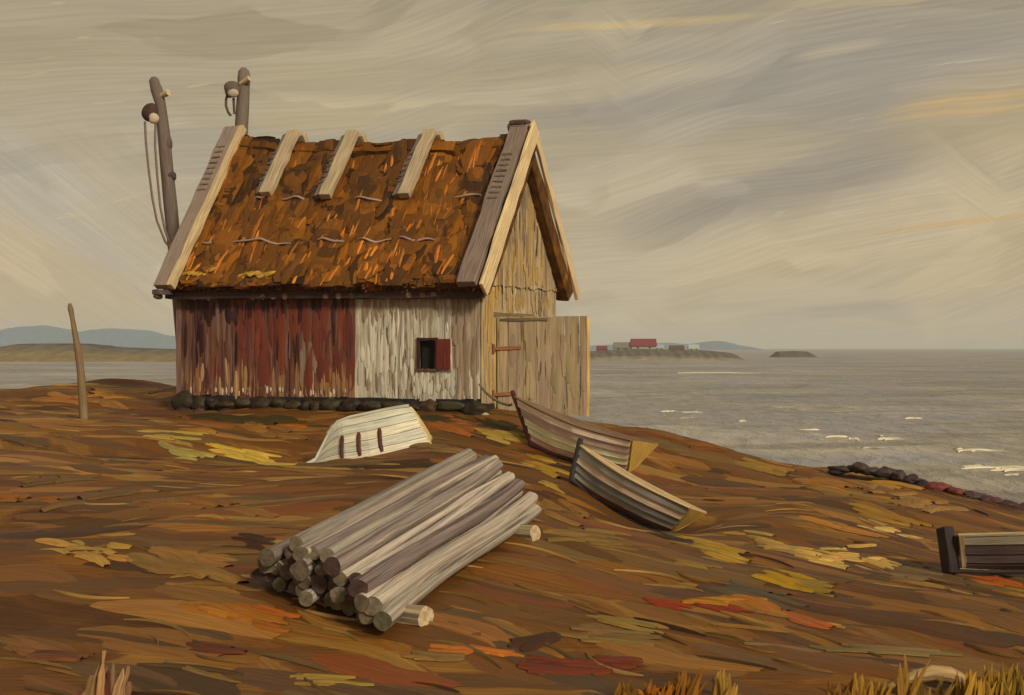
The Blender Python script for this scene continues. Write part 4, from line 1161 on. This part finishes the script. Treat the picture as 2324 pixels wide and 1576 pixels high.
# ------------------------------------------------------------------ shore stones, tufts, driftwood
def build_small():
    st = [(1908, 1062, 46, 20, (58, 42, 36), 'long low dark brown boulder at the hut end of the shore row'),
          (1952, 1060, 34, 20, (66, 48, 38), 'low brown boulder in the shore row, second from the hut side'),
          (1972, 1066, 34, 24, (64, 54, 50), 'round grey brown boulder in the shore row, third from the hut side'),
          (2012, 1070, 44, 22, (60, 48, 46), 'dark flat boulder in the shore row, fourth from the hut side'),
          (2036, 1078, 34, 22, (68, 52, 46), 'brown boulder in the shore row, fifth from the hut side'),
          (2070, 1086, 40, 24, (54, 40, 38), 'black brown boulder just before the two reddish shore stones'),
          (2092, 1096, 34, 22, (50, 38, 36), 'dark boulder touching the larger red shore stone'),
          (2125, 1104, 52, 24, (112, 46, 34), 'larger brick red boulder in the shore row'),
          (2166, 1112, 36, 20, (104, 48, 36), 'smaller brick red boulder in the shore row'),
          (2205, 1122, 54, 22, (74, 50, 44), 'purple brown boulder beyond the red shore stones'),
          (2248, 1132, 46, 22, (88, 52, 46), 'reddish brown boulder in the shore row near the picture edge'),
          (2285, 1144, 44, 24, (66, 40, 38), 'dark boulder in the shore row, last but one'),
          (2318, 1153, 44, 28, (70, 36, 34), 'dark red brown boulder, last in the shore row')]
    for k, (px, py, w, h, c, lab) in enumerate(st):
        d = float(np.interp(px, [1860, 2060, 2324], [26.4, 25.7, 24.4]))
        ppm = F / d
        p = P(px, py, d); m = MB()
        p[2] = P(px, py + 3, d)[2]
        m.blob((0, 0, 0), (w / ppm * random.uniform(.55, .75), .22, h / ppm * random.uniform(.42, .6)), alb(*c) * .8, seed=k + 31, rough=.36, nu=18, nv=12, rot=random.uniform(-.3, .3))
        o = m.build('boulder', M['stone'], None, smooth=True); o.location = p
        tag(o, lab, 'boulder', 'boulders along the shore edge')
    # tufts along the near edge
    tf = [(1415, 1578, 40, 50, 12, (140, 100, 42), 'small brown grass tuft beside the largest orange tuft'), (1490, 1580, 60, 46, 16, (176, 108, 34), 'orange dry grass tuft standing in the near edge'),
          (1545, 1585, 46, 84, 13, (150, 100, 40), 'tall orange brown tuft with leaning blades next to the orange tuft'), (1640, 1582, 34, 78, 10, (176, 138, 80), 'pale upright grass tuft standing alone at the near edge'),
          (1890, 1580, 36, 44, 9, (140, 100, 54), 'low brown tuft beside the broad ochre tuft'), (1960, 1582, 70, 66, 18, (164, 124, 62), 'broad ochre tuft leaning towards the pale driftwood'),
          (2058, 1585, 40, 120, 6, (150, 112, 58), 'tallest thin grass tuft in front of the pale driftwood'), (2110, 1588, 50, 62, 6, (128, 104, 60), 'grey brown tuft with spread blades over the driftwood middle'),
          (2200, 1585, 60, 80, 14, (176, 136, 64), 'bushy yellow ochre tuft covering the driftwood end'), (2262, 1585, 60, 96, 16, (164, 126, 54), 'golden tuft between the bushy tuft and the picture edge'), (2312, 1582, 50, 110, 14, (136, 112, 46), 'olive tuft at the corner of the picture')]
    for k, (px, py, w, h, cnt, c, lab) in enumerate(tf):
        g = ground_at(px, 1588); ppm = F / g[1]
        m = MB()
        for j in range(int(cnt * 1.3)):
            bx = random.uniform(-.5, .5) * w / ppm; by = random.uniform(-.12, .12)
            hh = h / ppm * random.uniform(.5, .95) + .03
            ln = random.gauss(.10, .16) * hh + bx * .35; cv = random.uniform(-.1, .1) * hh
            pts, wd = [], random.uniform(.009, .026)
            vs, uv, fs = [], [], []
            for q in range(6):
                t = q / 5
                cpt = np.array([bx + ln * t + cv * t * t, by - .04 * t, hh * t - .03])
                ww = wd * (1 - t ** 3.0) + .002
                vs += [cpt + [-ww, 0, 0], cpt + [0, -.006, 0], cpt + [ww, 0, 0]]
                uv += [(t * hh + j, -ww + j), (t * hh + j, j), (t * hh + j, ww + j)]
            for q in range(5):
                for e in range(2): fs.append((q * 3 + e, q * 3 + e + 1, q * 3 + e + 4, q * 3 + e + 3))
            m.add(vs, fs, uv, galb(*c) * random.uniform(.5, .95))
        o = m.build('grass_tuft', M['stroke'], None, smooth=True); o.location = g
        tag(o, lab, 'grass tuft', 'dry tufts along the near edge')
    # splintered stump in the near corner
    g = ground_at(232, 1590); ppm = F / g[1]
    m = MB()
    for (bx, tx, h, w, c) in ((-52, -20, 60, 17, (140, 104, 60)), (-34, -4, 88, 22, (150, 112, 66)), (-14, 6, 76, 20, (110, 78, 52)), (-6, 8, 116, 17, (160, 116, 68)), (8, 16, 70, 16, (92, 46, 34)), (20, 22, 84, 15, (124, 90, 58)),
                           (30, 44, 72, 18, (152, 114, 68)), (44, 58, 78, 13, (146, 106, 64)), (54, 62, 44, 14, (120, 84, 54)), (-66, -48, 20, 18, (110, 56, 38))):
        p0 = np.array([bx / ppm, random.uniform(-.05, .05), -.05]); p1 = np.array([tx / ppm, random.uniform(-.03, .03), h / ppm])
        m.plank(p0, p1, (1, 0, 0), (0, 1, 0), w / ppm * 1.3, .04, alb(*c), segs=5, jit=.004, taper=.25)
    o = m.build('splintered_stump', M['wood'], None, bevel=.004); o.location = g
    tag(o, 'splintered brown stump of upright jagged slivers in the near corner', 'stump')
    # pale driftwood arc
    m = MB()
    g = ground_at(2110, 1566); d = g[1] - .05
    pts = [P(2016, 1560, d), P(2045, 1547, d), P(2080, 1534, d), P(2118, 1527, d), P(2155, 1531, d), P(2195, 1548, d), P(2225, 1568, d)]
    m.tube([p - g for p in pts], [.02, .028, .04, .05, .05, .04, .02], alb(160, 126, 80), n=10, jit=.1)
    o = m.build('driftwood', M['wood'], None, smooth=True); o.location = g
    tag(o, 'pale curved driftwood branch arching among the near tufts', 'driftwood')


# ------------------------------------------------------------------ water and far land
WZ = -4.0


def build_water():
    xs = np.array([-5000, -800, -150, 150, 800, 5000.0]); ys = np.array([-200, 20, 200, 900, 5000.0])
    X, Y = np.meshgrid(xs, ys)
    V = np.stack([X, Y, np.full_like(X, WZ)], -1).reshape(-1, 3)
    i = np.arange(len(xs) * len(ys)).reshape(len(ys), len(xs))
    Q = np.stack([i[:-1, :-1], i[:-1, 1:], i[1:, 1:], i[1:, :-1]], -1).reshape(-1, 4)
    m = bpy.data.materials.new('grey_sea_material'); m.use_nodes = True
    t = NT(m.node_tree); bs = t.n['Principled BSDF']
    tc = t.node('ShaderNodeTexCoord'); ob = tc.outputs['Object']
    n1 = t.noise(t.mapping(ob, (.030, .040, 1)), 1.0, 4, .55, .8)[0]
    n2 = t.noise(t.mapping(ob, (.085, .13, 1), (9, 4, 0)), 1.0, 4, .6, 1.0)[0]
    n3 = t.noise(t.mapping(ob, (.9, .28, 1)), 1.0, 5, .65, .5)[0]
    c = t.mix(t.smooth(n1, .40, .60), alb(130, 121, 104), alb(158, 144, 118))
    c = t.mix(t.smooth(n2, .5, .62, 0, .8), c, alb(116, 105, 90))
    c = t.mix(t.smooth(n2, .50, .36, 0, .75), c, alb(138, 133, 130))
    mq = t.mapping(ob, (.085, .06, 0), rot=(0, 0, .15)); nz = t.noise(t.mapping(mq, (1.4, .6, 1)), 1.0, 3, .6)[1]
    ad = t.node('ShaderNodeVectorMath', operation='MULTIPLY_ADD'); t.l.new(nz, ad.inputs[0]); ad.inputs[1].default_value = (1.2, .8, 0); t.l.new(mq, ad.inputs[2])
    vo = t.node('ShaderNodeTexVoronoi', voronoi_dimensions='2D', feature='SMOOTH_F1'); t.l.new(ad.outputs[0], vo.inputs['Vector']); vo.inputs['Scale'].default_value = 1.0; vo.inputs['Smoothness'].default_value = .2
    s3 = t.node('ShaderNodeSeparateColor'); t.l.new(vo.outputs['Color'], s3.inputs[0])
    c = t.scale_col(c, t.smooth(s3.outputs[0], 0, 1, .84, 1.14))
    c = t.mix(t.smooth(s3.outputs[1], .6, 1, 0, .5), c, alb(134, 129, 130))
    c = t.scale_col(c, t.smooth(n3, .3, .7, .82, 1.18))
    t.l.new(c, bs.inputs['Base Color'])
    bs.inputs['Roughness'].default_value = .38; bs.inputs['Specular IOR Level'].default_value = .22
    bp = t.node('ShaderNodeBump'); bp.inputs['Strength'].default_value = .8; bp.inputs['Distance'].default_value = .6
    t.l.new(n3, bp.inputs['Height']); t.l.new(bp.outputs[0], bs.inputs['Normal'])
    o = np_mesh('sea', V, Q, V[:, :2] * .1, np.ones((len(V), 3)) * .2, m, smooth=False)
    tag(o, kind='structure')
    # foam: streaks, breaking crests, and a pale light reflection painted as strokes
    fo = [(1840, 976, 30, 4), (1905, 992, 28, 5), (1932, 1000, 12, 7), (2020, 998, 34, 6), (1998, 990, 16, 4), (1975, 1017, 45, 3.5), (2220, 1023, 45, 5), (2180, 1022, 10, 6), (2250, 1062, 66, 5), (2290, 1068, 40, 5), (2298, 1079, 24, 4), (2210, 1060, 26, 5),
          (1550, 936, 46, 4), (1522, 934, 16, 5), (1565, 949, 30, 3), (1686, 957, 11, 6), (1700, 848, 70, 3), (1640, 846, 110, 8), (1395, 878, 26, 3), (1765, 925, 60, 3), (1820, 930, 26, 3), (355, 870, 38, 3), (360, 878, 32, 3), (60, 872, 40, 3), (230, 850, 40, 2),
          (1660, 838, 80, 2.5), (2080, 950, 14, 6)]
    cs, an, le, wi, he, co = [], [], [], [], [], []
    for (px, py, hw, th) in fo:
        d = -WZ * F / (py - CY); ppm = F / d
        cnt = 4 if th > 4 else 2
        for k in range(cnt):
            q = P(px + random.gauss(0, hw * .35), py + random.gauss(0, th * .5), d)
            cs.append(q[:2]); an.append(random.gauss(0, .08)); le.append(hw / ppm * random.uniform(.8, 1.9)); wi.append(min(th / ppm * .28 * d / 4.0, le[-1] * .22) * random.uniform(.3, 1.0)); he.append(.05 * th / 4)
            co.append(alb(*((206, 190, 152) if th >= 4 else (164, 150, 124))) * random.uniform(.8, 1.15))
    cs, an, le, wi, he, co = map(np.array, (cs, an, le, wi, he, co))
    n = 11; s = np.linspace(-.5, .5, n)[None] * le[:, None]
    dx, dy = np.cos(an)[:, None], np.sin(an)[:, None]
    off = rng.normal(0, 1.0, len(cs))[:, None] * s ** 2 / le[:, None] * 2
    X = cs[:, :1] + dx * s - dy * off; Y = cs[:, 1:] + dy * s + dx * off
    path = np.stack([X, Y, np.full_like(X, WZ + .01)], -1)
    side = np.zeros_like(path); side[..., 0] = -dy; side[..., 1] = dx; up = np.zeros_like(path); up[..., 2] = 1
    V, Q, U, C = strokes_arrays(path, side, up, wi, he, np.clip(co, 0, .85), sink=0.0)
    o = np_mesh('foam', V, Q, U * .3, C, M['stroke'])
    tag(o, 'thin pale streaks of foam, breaking crests and a painted light reflection on the grey sea', 'foam', kind='stuff')


def land(name, prof, d0, depth, cfun, shore_py=None, kind='structure', m=None, nj=14, rough=.2):
    """a stretch of land whose skyline runs through survey marks prof at distance d0 + depth/2"""
    xs = np.array([p[0] for p in prof], float); ys = np.array([p[1] for p in prof], float)
    px = np.arange(xs[0], xs[-1] + 1, max(2.0, (xs[-1] - xs[0]) / 160))
    dm = d0 + depth * .45
    top = -(np.interp(px, xs, ys) - CY) / F * dm
    X0 = (px - CX) / F * dm
    edge = np.minimum(1, np.minimum((px - px[0]) / 12, (px[-1] - px) / 12))
    top = WZ - .3 + (top - WZ + .3) * np.clip(edge, 0, 1) ** .5
    V, C, UV = [], [], []
    for j in range(nj + 1):
        v = j / nj
        prf = math.sin(math.pi * min(v / .9, 1) ** .8) ** .75 if v < .9 else 0
        for i in range(len(px)):
            bump_ = 1 + rough * (math.sin(px[i] * .21 + v * 9) + math.sin(px[i] * .077 + v * 4 + 1)) * .25 * (1 if .05 < v < .42 or v > .5 else 0)
            z = WZ - .3 + (top[i] - WZ + .3) * prf * (bump_ if prf < .97 else 1)
            V.append((X0[i], d0 + depth * v, min(z, top[i])))
            UV.append((X0[i] * .1, v)); C.append(cfun(px[i], v))
    V = np.array(V); i = np.arange(len(V)).reshape(nj + 1, len(px))
    Q = np.stack([i[:-1, :-1], i[:-1, 1:], i[1:, 1:], i[1:, :-1]], -1).reshape(-1, 4)
    o = np_mesh(name, V, Q, np.array(UV), np.array(C), m or M['plain'], smooth=True)
    tag(o, kind=kind)
    return o


def build_far():
    heath = lambda px, v: alb(120, 100, 58) if v < .14 else (alb(98, 82, 56) if v < .22 else alb(64, 56, 42)) * (1 + .15 * math.sin(px * .13))
    land('far_shore', [(-700, 790), (-200, 793), (0, 791), (56, 785), (98, 779), (214, 779), (283, 787), (393, 791), (520, 793), (700, 796), (860, 800)], 400, 110, heath)
    hill = lambda px, v: alb(84, 104, 114)  # blue of the distant air put into the hill colour
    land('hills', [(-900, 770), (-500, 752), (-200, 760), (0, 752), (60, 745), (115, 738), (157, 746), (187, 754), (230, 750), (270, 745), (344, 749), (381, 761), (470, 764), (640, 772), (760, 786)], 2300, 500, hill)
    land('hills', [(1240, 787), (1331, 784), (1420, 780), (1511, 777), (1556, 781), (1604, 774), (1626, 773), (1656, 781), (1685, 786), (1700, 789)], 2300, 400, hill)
    isl = lambda px, v: alb(150, 130, 98) if v < .07 else alb(92, 80, 60) * (1 + .2 * math.sin(px * .3 + v * 5))
    land('island', [(1180, 800), (1300, 796), (1333, 796), (1390, 793), (1441, 791), (1500, 792), (1591, 794), (1653, 800), (1672, 806)], 440, 50, isl)
    land('islet', [(1748, 806), (1762, 797), (1800, 795.5), (1830, 797), (1850, 806)], 580, 24, lambda px, v: alb(84, 74, 54))
    hs = [(1353, 1379, 784, 797, (110, 46, 44), (112, 42, 42), 'small dark red shed on the island beside the grey barn'),
          (1391, 1431, 776, 797, (138, 128, 102), (112, 100, 80), 'grey barn on the island between the two red buildings'),
          (1430, 1490, 768, 793, (140, 132, 110), (112, 46, 46), 'largest house on the island with broad red roof'),
          (1484, 1507, 781, 795, (150, 154, 140), (140, 146, 138), 'small pale blue grey house beside the red roofed one'),
          (1518, 1553, 783, 797, (132, 118, 96), (88, 62, 50), 'low island house with dark brown roof'),
          (1561, 1587, 781, 797, (156, 164, 140), (146, 156, 138), 'pale green house standing last on the island')]
    for (x0, x1, y0, y1, wc, rc, lab) in hs:
        d = 462.0; ppm = F / d
        w = (x1 - x0) / ppm; h = (y1 - y0) / ppm
        c = P((x0 + x1) / 2, y1, d)
        o = empty('island_house', c, 0, lab, 'house', 'houses on the far island')
        dp = min(w * .55, 4.0); wh = h * (.42 if rc[0] - rc[1] < 60 or w < 5 else .36)
        m = MB(); m.plank((-w * .46, 0, wh / 2 - .8), (w * .46, 0, wh / 2 - .8), (0, 1, 0), (0, 0, 1), dp, wh + 1.6, alb(*wc), segs=1, jit=0); m.build('wall', M['plain'], o)
        m = MB()
        yy, zz = dp * .62, h - wh
        vs = [(-w / 2, -yy, wh - .1), (w / 2, -yy, wh - .1), (w / 2, yy, wh - .1), (-w / 2, yy, wh - .1), (-w / 2 + .15, 0, h), (w / 2 - .15, 0, h)]
        m.add(vs, [(0, 1, 5, 4), (2, 3, 4, 5), (1, 2, 5), (3, 0, 4), (3, 2, 1, 0)], [(v[0], v[2]) for v in vs], alb(*rc)); m.build('roof', M['plain'], o)
        m = MB()
        for k in (-.22, .22): m.plank((k * w - .3, -dp / 2 - .02, wh * .55), (k * w + .3, -dp / 2 - .02, wh * .55), (0, 0, 1), (0, 1, 0), min(.7, wh * .5), .05, alb(52, 46, 44), segs=1, jit=0)
        m.build('window', M['plain'], o)
    # the air over the water
    m = bpy.data.materials.new('haze_material'); m.use_nodes = True
    t = NT(m.node_tree); t.n.clear()
    out = t.node('ShaderNodeOutputMaterial'); vol = t.node('ShaderNodeVolumePrincipled')
    vol.inputs['Color'].default_value = (.80, .88, .92, 1); vol.inputs['Density'].default_value = HAZE
    vol.inputs['Anisotropy'].default_value = 0.0
    t.l.new(vol.outputs[0], out.inputs['Volume'])
    x0, x1, y0, y1, z0, z1 = -5100, 5100, -230, 5100, -7.8, 60
    vs = [(x, y, z) for z in (z0, z1) for y in (y0, y1) for x in (x0, x1)]
    me = bpy.data.meshes.new('haze'); me.from_pydata(vs, [], [(0, 2, 3, 1), (4, 5, 7, 6), (0, 1, 5, 4), (2, 6, 7, 3), (0, 4, 6, 2), (1, 3, 7, 5)])
    o = finish_mesh('haze', me, m)
    tag(o, 'thin pale blue haze over the sea that fades the far hills', 'haze', kind='stuff')


HAZE = 2.6e-4


# ------------------------------------------------------------------ sky and light
def build_light():
    el, az = math.radians(29), math.atan2(.52, -.85)   # azimuth of the sun measured from +Y towards +X
    dirv = Vector((math.sin(az) * math.cos(el), math.cos(az) * math.cos(el), math.sin(el)))
    sd = bpy.data.lights.new('sun', 'SUN'); sd.energy = SUN; sd.angle = math.radians(10); sd.color = (1, .86, .65)
    so = bpy.data.objects.new('sun', sd); COL.objects.link(so)
    so.rotation_euler = dirv.to_track_quat('Z', 'Y').to_euler(); so.location = (12, -8, 20)
    w = bpy.data.worlds.new('World'); scn.world = w; w.use_nodes = True
    t = NT(w.node_tree); t.n.clear()
    out = t.node('ShaderNodeOutputWorld'); bg = t.node('ShaderNodeBackground'); t.l.new(bg.outputs[0], out.inputs[0])
    sky = t.node('ShaderNodeTexSky', sky_type='NISHITA'); sky.sun_disc = False; sky.sun_elevation = el; sky.sun_rotation = az
    sky.air_density = 2.0; sky.dust_density = 4.0
    tc = t.node('ShaderNodeTexCoord'); sx = t.node('ShaderNodeSeparateXYZ'); t.l.new(tc.outputs['Generated'], sx.inputs[0])
    u = t.math('ARCTAN2', sx.outputs[0], sx.outputs[1]); v = t.math('ARCSINE', sx.outputs[2])
    # brushed, drifting cloud: directions bent by slow noise
    cb = t.node('ShaderNodeCombineXYZ'); t.l.new(u, cb.inputs[0]); t.l.new(v, cb.inputs[1]); uv = cb.outputs[0]
    big = t.noise(t.mapping(uv, (4.5, 8, 1)), 1.0, 2, .5)[1]
    bend = t.node('ShaderNodeVectorMath', operation='SUBTRACT'); t.l.new(big, bend.inputs[0]); bend.inputs[1].default_value = (.5, .5, .5)
    bsc = t.node('ShaderNodeVectorMath', operation='MULTIPLY'); t.l.new(bend.outputs[0], bsc.inputs[0]); bsc.inputs[1].default_value = (.02, .03, 0)
    wu = t.node('ShaderNodeVectorMath', operation='ADD'); t.l.new(uv, wu.inputs[0]); t.l.new(bsc.outputs[0], wu.inputs[1]); W = wu.outputs[0]
    r = t.node('ShaderNodeValToRGB'); t.l.new(t.math('MULTIPLY', t.math('MAXIMUM', v, 0.0), 1 / .34), r.inputs[0])
    e = r.color_ramp.elements
    st = [(0, (188, 174, 144)), (.1, (189, 177, 149)), (.28, (180, 170, 147)), (.5, (169, 160, 138)), (.72, (160, 150, 128)), (1, (152, 144, 125))]
    e[0].position, e[0].color = 0, (*lin(st[0][1]), 1); e[1].position, e[1].color = 1, (*lin(st[-1][1]), 1)
    for p_, c_ in st[1:-1]:
        q = e.new(p_); q.color = (*lin(c_), 1)
    c = r.outputs[0]
    mean = np.array([174, 164, 136.0]); amp = lambda q: lin(np.clip(mean + 1.22 * (np.array(q, float) - mean), 0, 255))
    lobes = [(1850, 210, 620, 120, 6, (150, 145, 132), .85), (1760, 455, 330, 62, 14, (151, 145, 131), .85), (2120, 300, 260, 60, 12, (156, 148, 130), .6), (2230, 300, 230, 110, 8, (182, 164, 122), .4), (2260, 600, 210, 150, 0, (178, 160, 122), .4),
             (1650, 610, 620, 90, 4, (188, 177, 148), .6), (1790, 705, 330, 34, 3, (164, 157, 142), .55), (1450, 715, 220, 60, 0, (192, 178, 146), .5), (130, 660, 330, 130, 0, (194, 178, 144), .8), (170, 470, 300, 66, -38, (174, 169, 152), .75), (330, 570, 200, 40, -42, (186, 176, 150), .6), (230, 110, 640, 200, 8, (160, 148, 117), .55),
             (760, 268, 330, 40, 0, (190, 175, 136), .55), (1080, 90, 420, 50, 8, (176, 165, 136), .55), (1330, 200, 330, 34, 8, (184, 172, 140), .5), (1500, 330, 330, 50, 4, (180, 169, 140), .4), (900, 180, 420, 44, 5, (160, 148, 116), .5), (1180, 480, 200, 90, 0, (174, 164, 134), .4), (2000, 560, 420, 110, 6, (190, 176, 142), .7), (1900, 740, 420, 40, 0, (192, 178, 146), .6), (2190, 262, 190, 12, 7, (194, 168, 118), .6), (2150, 292, 150, 10, 5, (192, 166, 118), .55), (2130, 527, 160, 7, 4, (192, 166, 118), .7), (2210, 765, 170, 12, -4, (200, 174, 124), .7), (2080, 735, 160, 8, 0, (200, 178, 132), .6), (1880, 140, 90, 12, 8, (200, 186, 152), .35), (1450, 66, 260, 9, 3, (196, 176, 128), .6)]
    sw = t.node('ShaderNodeSeparateXYZ'); t.l.new(W, sw.inputs[0])
    for (px, py, ru, rv, rot, cc, am) in lobes:
        u0, v0 = (px - CX) / F, (CY - py) / F
        a = math.radians(rot); ca, sa = math.cos(a), math.sin(a)
        du = t.math('SUBTRACT', sw.outputs[0], u0); dv = t.math('SUBTRACT', sw.outputs[1], v0)
        x = t.math('ADD', t.math('MULTIPLY', du, ca * F / ru), t.math('MULTIPLY', dv, sa * F / ru))
        y = t.math('ADD', t.math('MULTIPLY', du, -sa * F / rv), t.math('MULTIPLY', dv, ca * F / rv))
        d2 = t.math('ADD', t.math('MULTIPLY', x, x), t.math('MULTIPLY', y, y))
        c = t.mix(t.smooth(d2, 2.0, .0, 0, am), c, amp(cc))
    # brushed dabs: three hands of strokes, each with its own slant, taking turns across the sky
    mk = t.noise(t.mapping(uv, (6, 9, 1), (4, 2, 0)), 1.0, 2, .5, .5)[0]
    mk2 = t.noise(t.mapping(uv, (7, 10, 1), (14, 7, 0)), 1.0, 2, .5, .5)[0]
    low_left = t.math('MULTIPLY', t.smooth(u, -.20, -.27), t.smooth(v, .17, .10))
    w1 = t.smooth(mk, .40, .62); w2 = t.math('MAXIMUM', t.smooth(mk2, .54, .74), t.math('MULTIPLY', low_left, .8))
    dab = []
    for (su, sv, seed, ang) in ((6.5, 40, 0, .10), (7.5, 44, 7, .34), (8, 42, 3, -.62)):
        mp = t.mapping(W, (1, 1, 1), rot=(0, 0, -ang)); mq = t.mapping(mp, (su, sv, 1), (seed, seed * 1.7, 0))
        nz = t.noise(t.mapping(mq, (1.5, .5, 1)), 1.0, 3, .6)[1]
        ad = t.node('ShaderNodeVectorMath', operation='MULTIPLY_ADD'); t.l.new(nz, ad.inputs[0]); ad.inputs[1].default_value = (.9, .55, 0); t.l.new(mq, ad.inputs[2])
        vo = t.node('ShaderNodeTexVoronoi', voronoi_dimensions='2D', feature='SMOOTH_F1'); t.l.new(ad.outputs[0], vo.inputs['Vector']); vo.inputs['Scale'].default_value = 1.0
        vo.inputs['Smoothness'].default_value = .18
        br = t.noise(t.mapping(mp, (11, 460, 1), (seed, 0, 0)), 1.0, 3, .6)[0]
        dab.append((vo.outputs['Color'], br))
    cc_ = t.mix(w2, t.mix(w1, dab[0][0], dab[1][0]), dab[2][0])
    bb_ = t.mix(w2, t.mix(w1, dab[0][1], dab[1][1]), dab[2][1])
    s3 = t.node('ShaderNodeSeparateColor'); t.l.new(cc_, s3.inputs[0]); sb = t.node('ShaderNodeSeparateColor'); t.l.new(bb_, sb.inputs[0])
    c = t.scale_col(c, t.smooth(s3.outputs[0], .1, .9, .90, 1.10))
    c = t.mix(t.smooth(s3.outputs[1], .6, 1.0, 0, .30), c, lin((188, 170, 128)))
    c = t.mix(t.smooth(s3.outputs[2], .55, 1.0, 0, .34), c, lin((163, 156, 140)))
    c = t.scale_col(c, t.smooth(sb.outputs[0], .25, .75, .90, 1.10))
    hi = t.noise(t.mapping(t.mapping(W, rot=(0, 0, -.16)), (13, 170, 1), (3, 8, 0)), 1.0, 3, .55, .6)[0]
    c = t.mix(t.smooth(hi, .675, .72, 0, .45), c, lin((205, 190, 150)))
    wm = t.node('ShaderNodeVectorMath', operation='MULTIPLY'); t.l.new(c, wm.inputs[0]); wm.inputs[1].default_value = (1.08, 1.015, .975); c = wm.outputs[0]
    n = t.node('ShaderNodeVectorMath', operation='SCALE'); t.l.new(sky.outputs[0], n.inputs[0]); n.inputs['Scale'].default_value = .08
    c = t.mix(.06, c, n.outputs[0])
    t.l.new(c, bg.inputs[0]); bg.inputs[1].default_value = WORLD


SUN, WORLD = 3.0, 1.0


def build_camera():
    cd = bpy.data.cameras.new('camera'); cd.lens = LENS; cd.sensor_width = 36; cd.sensor_fit = 'HORIZONTAL'
    cd.clip_start = .1; cd.clip_end = 20000
    co = bpy.data.objects.new('camera', cd); COL.objects.link(co)
    co.location = (0, 0, 0); co.rotation_euler = (math.radians(90), 0, 0)
    scn.camera = co


build_ground()
build_heath()
build_hut()
build_poles()
build_boats()
build_pile()
build_small()
build_water()
build_far()
build_light()
build_camera()
vs_ = scn.view_settings
scn.display_settings.display_device = 'sRGB'
vs_.view_transform = 'Standard'; vs_.look = 'None'; vs_.exposure = 0.0; vs_.gamma = 1.0; vs_.use_curve_mapping = False
scn.cycles.use_denoising = True
scn.cycles.max_bounces = 6; scn.cycles.diffuse_bounces = 3; scn.cycles.glossy_bounces = 2; scn.cycles.volume_bounces = 1
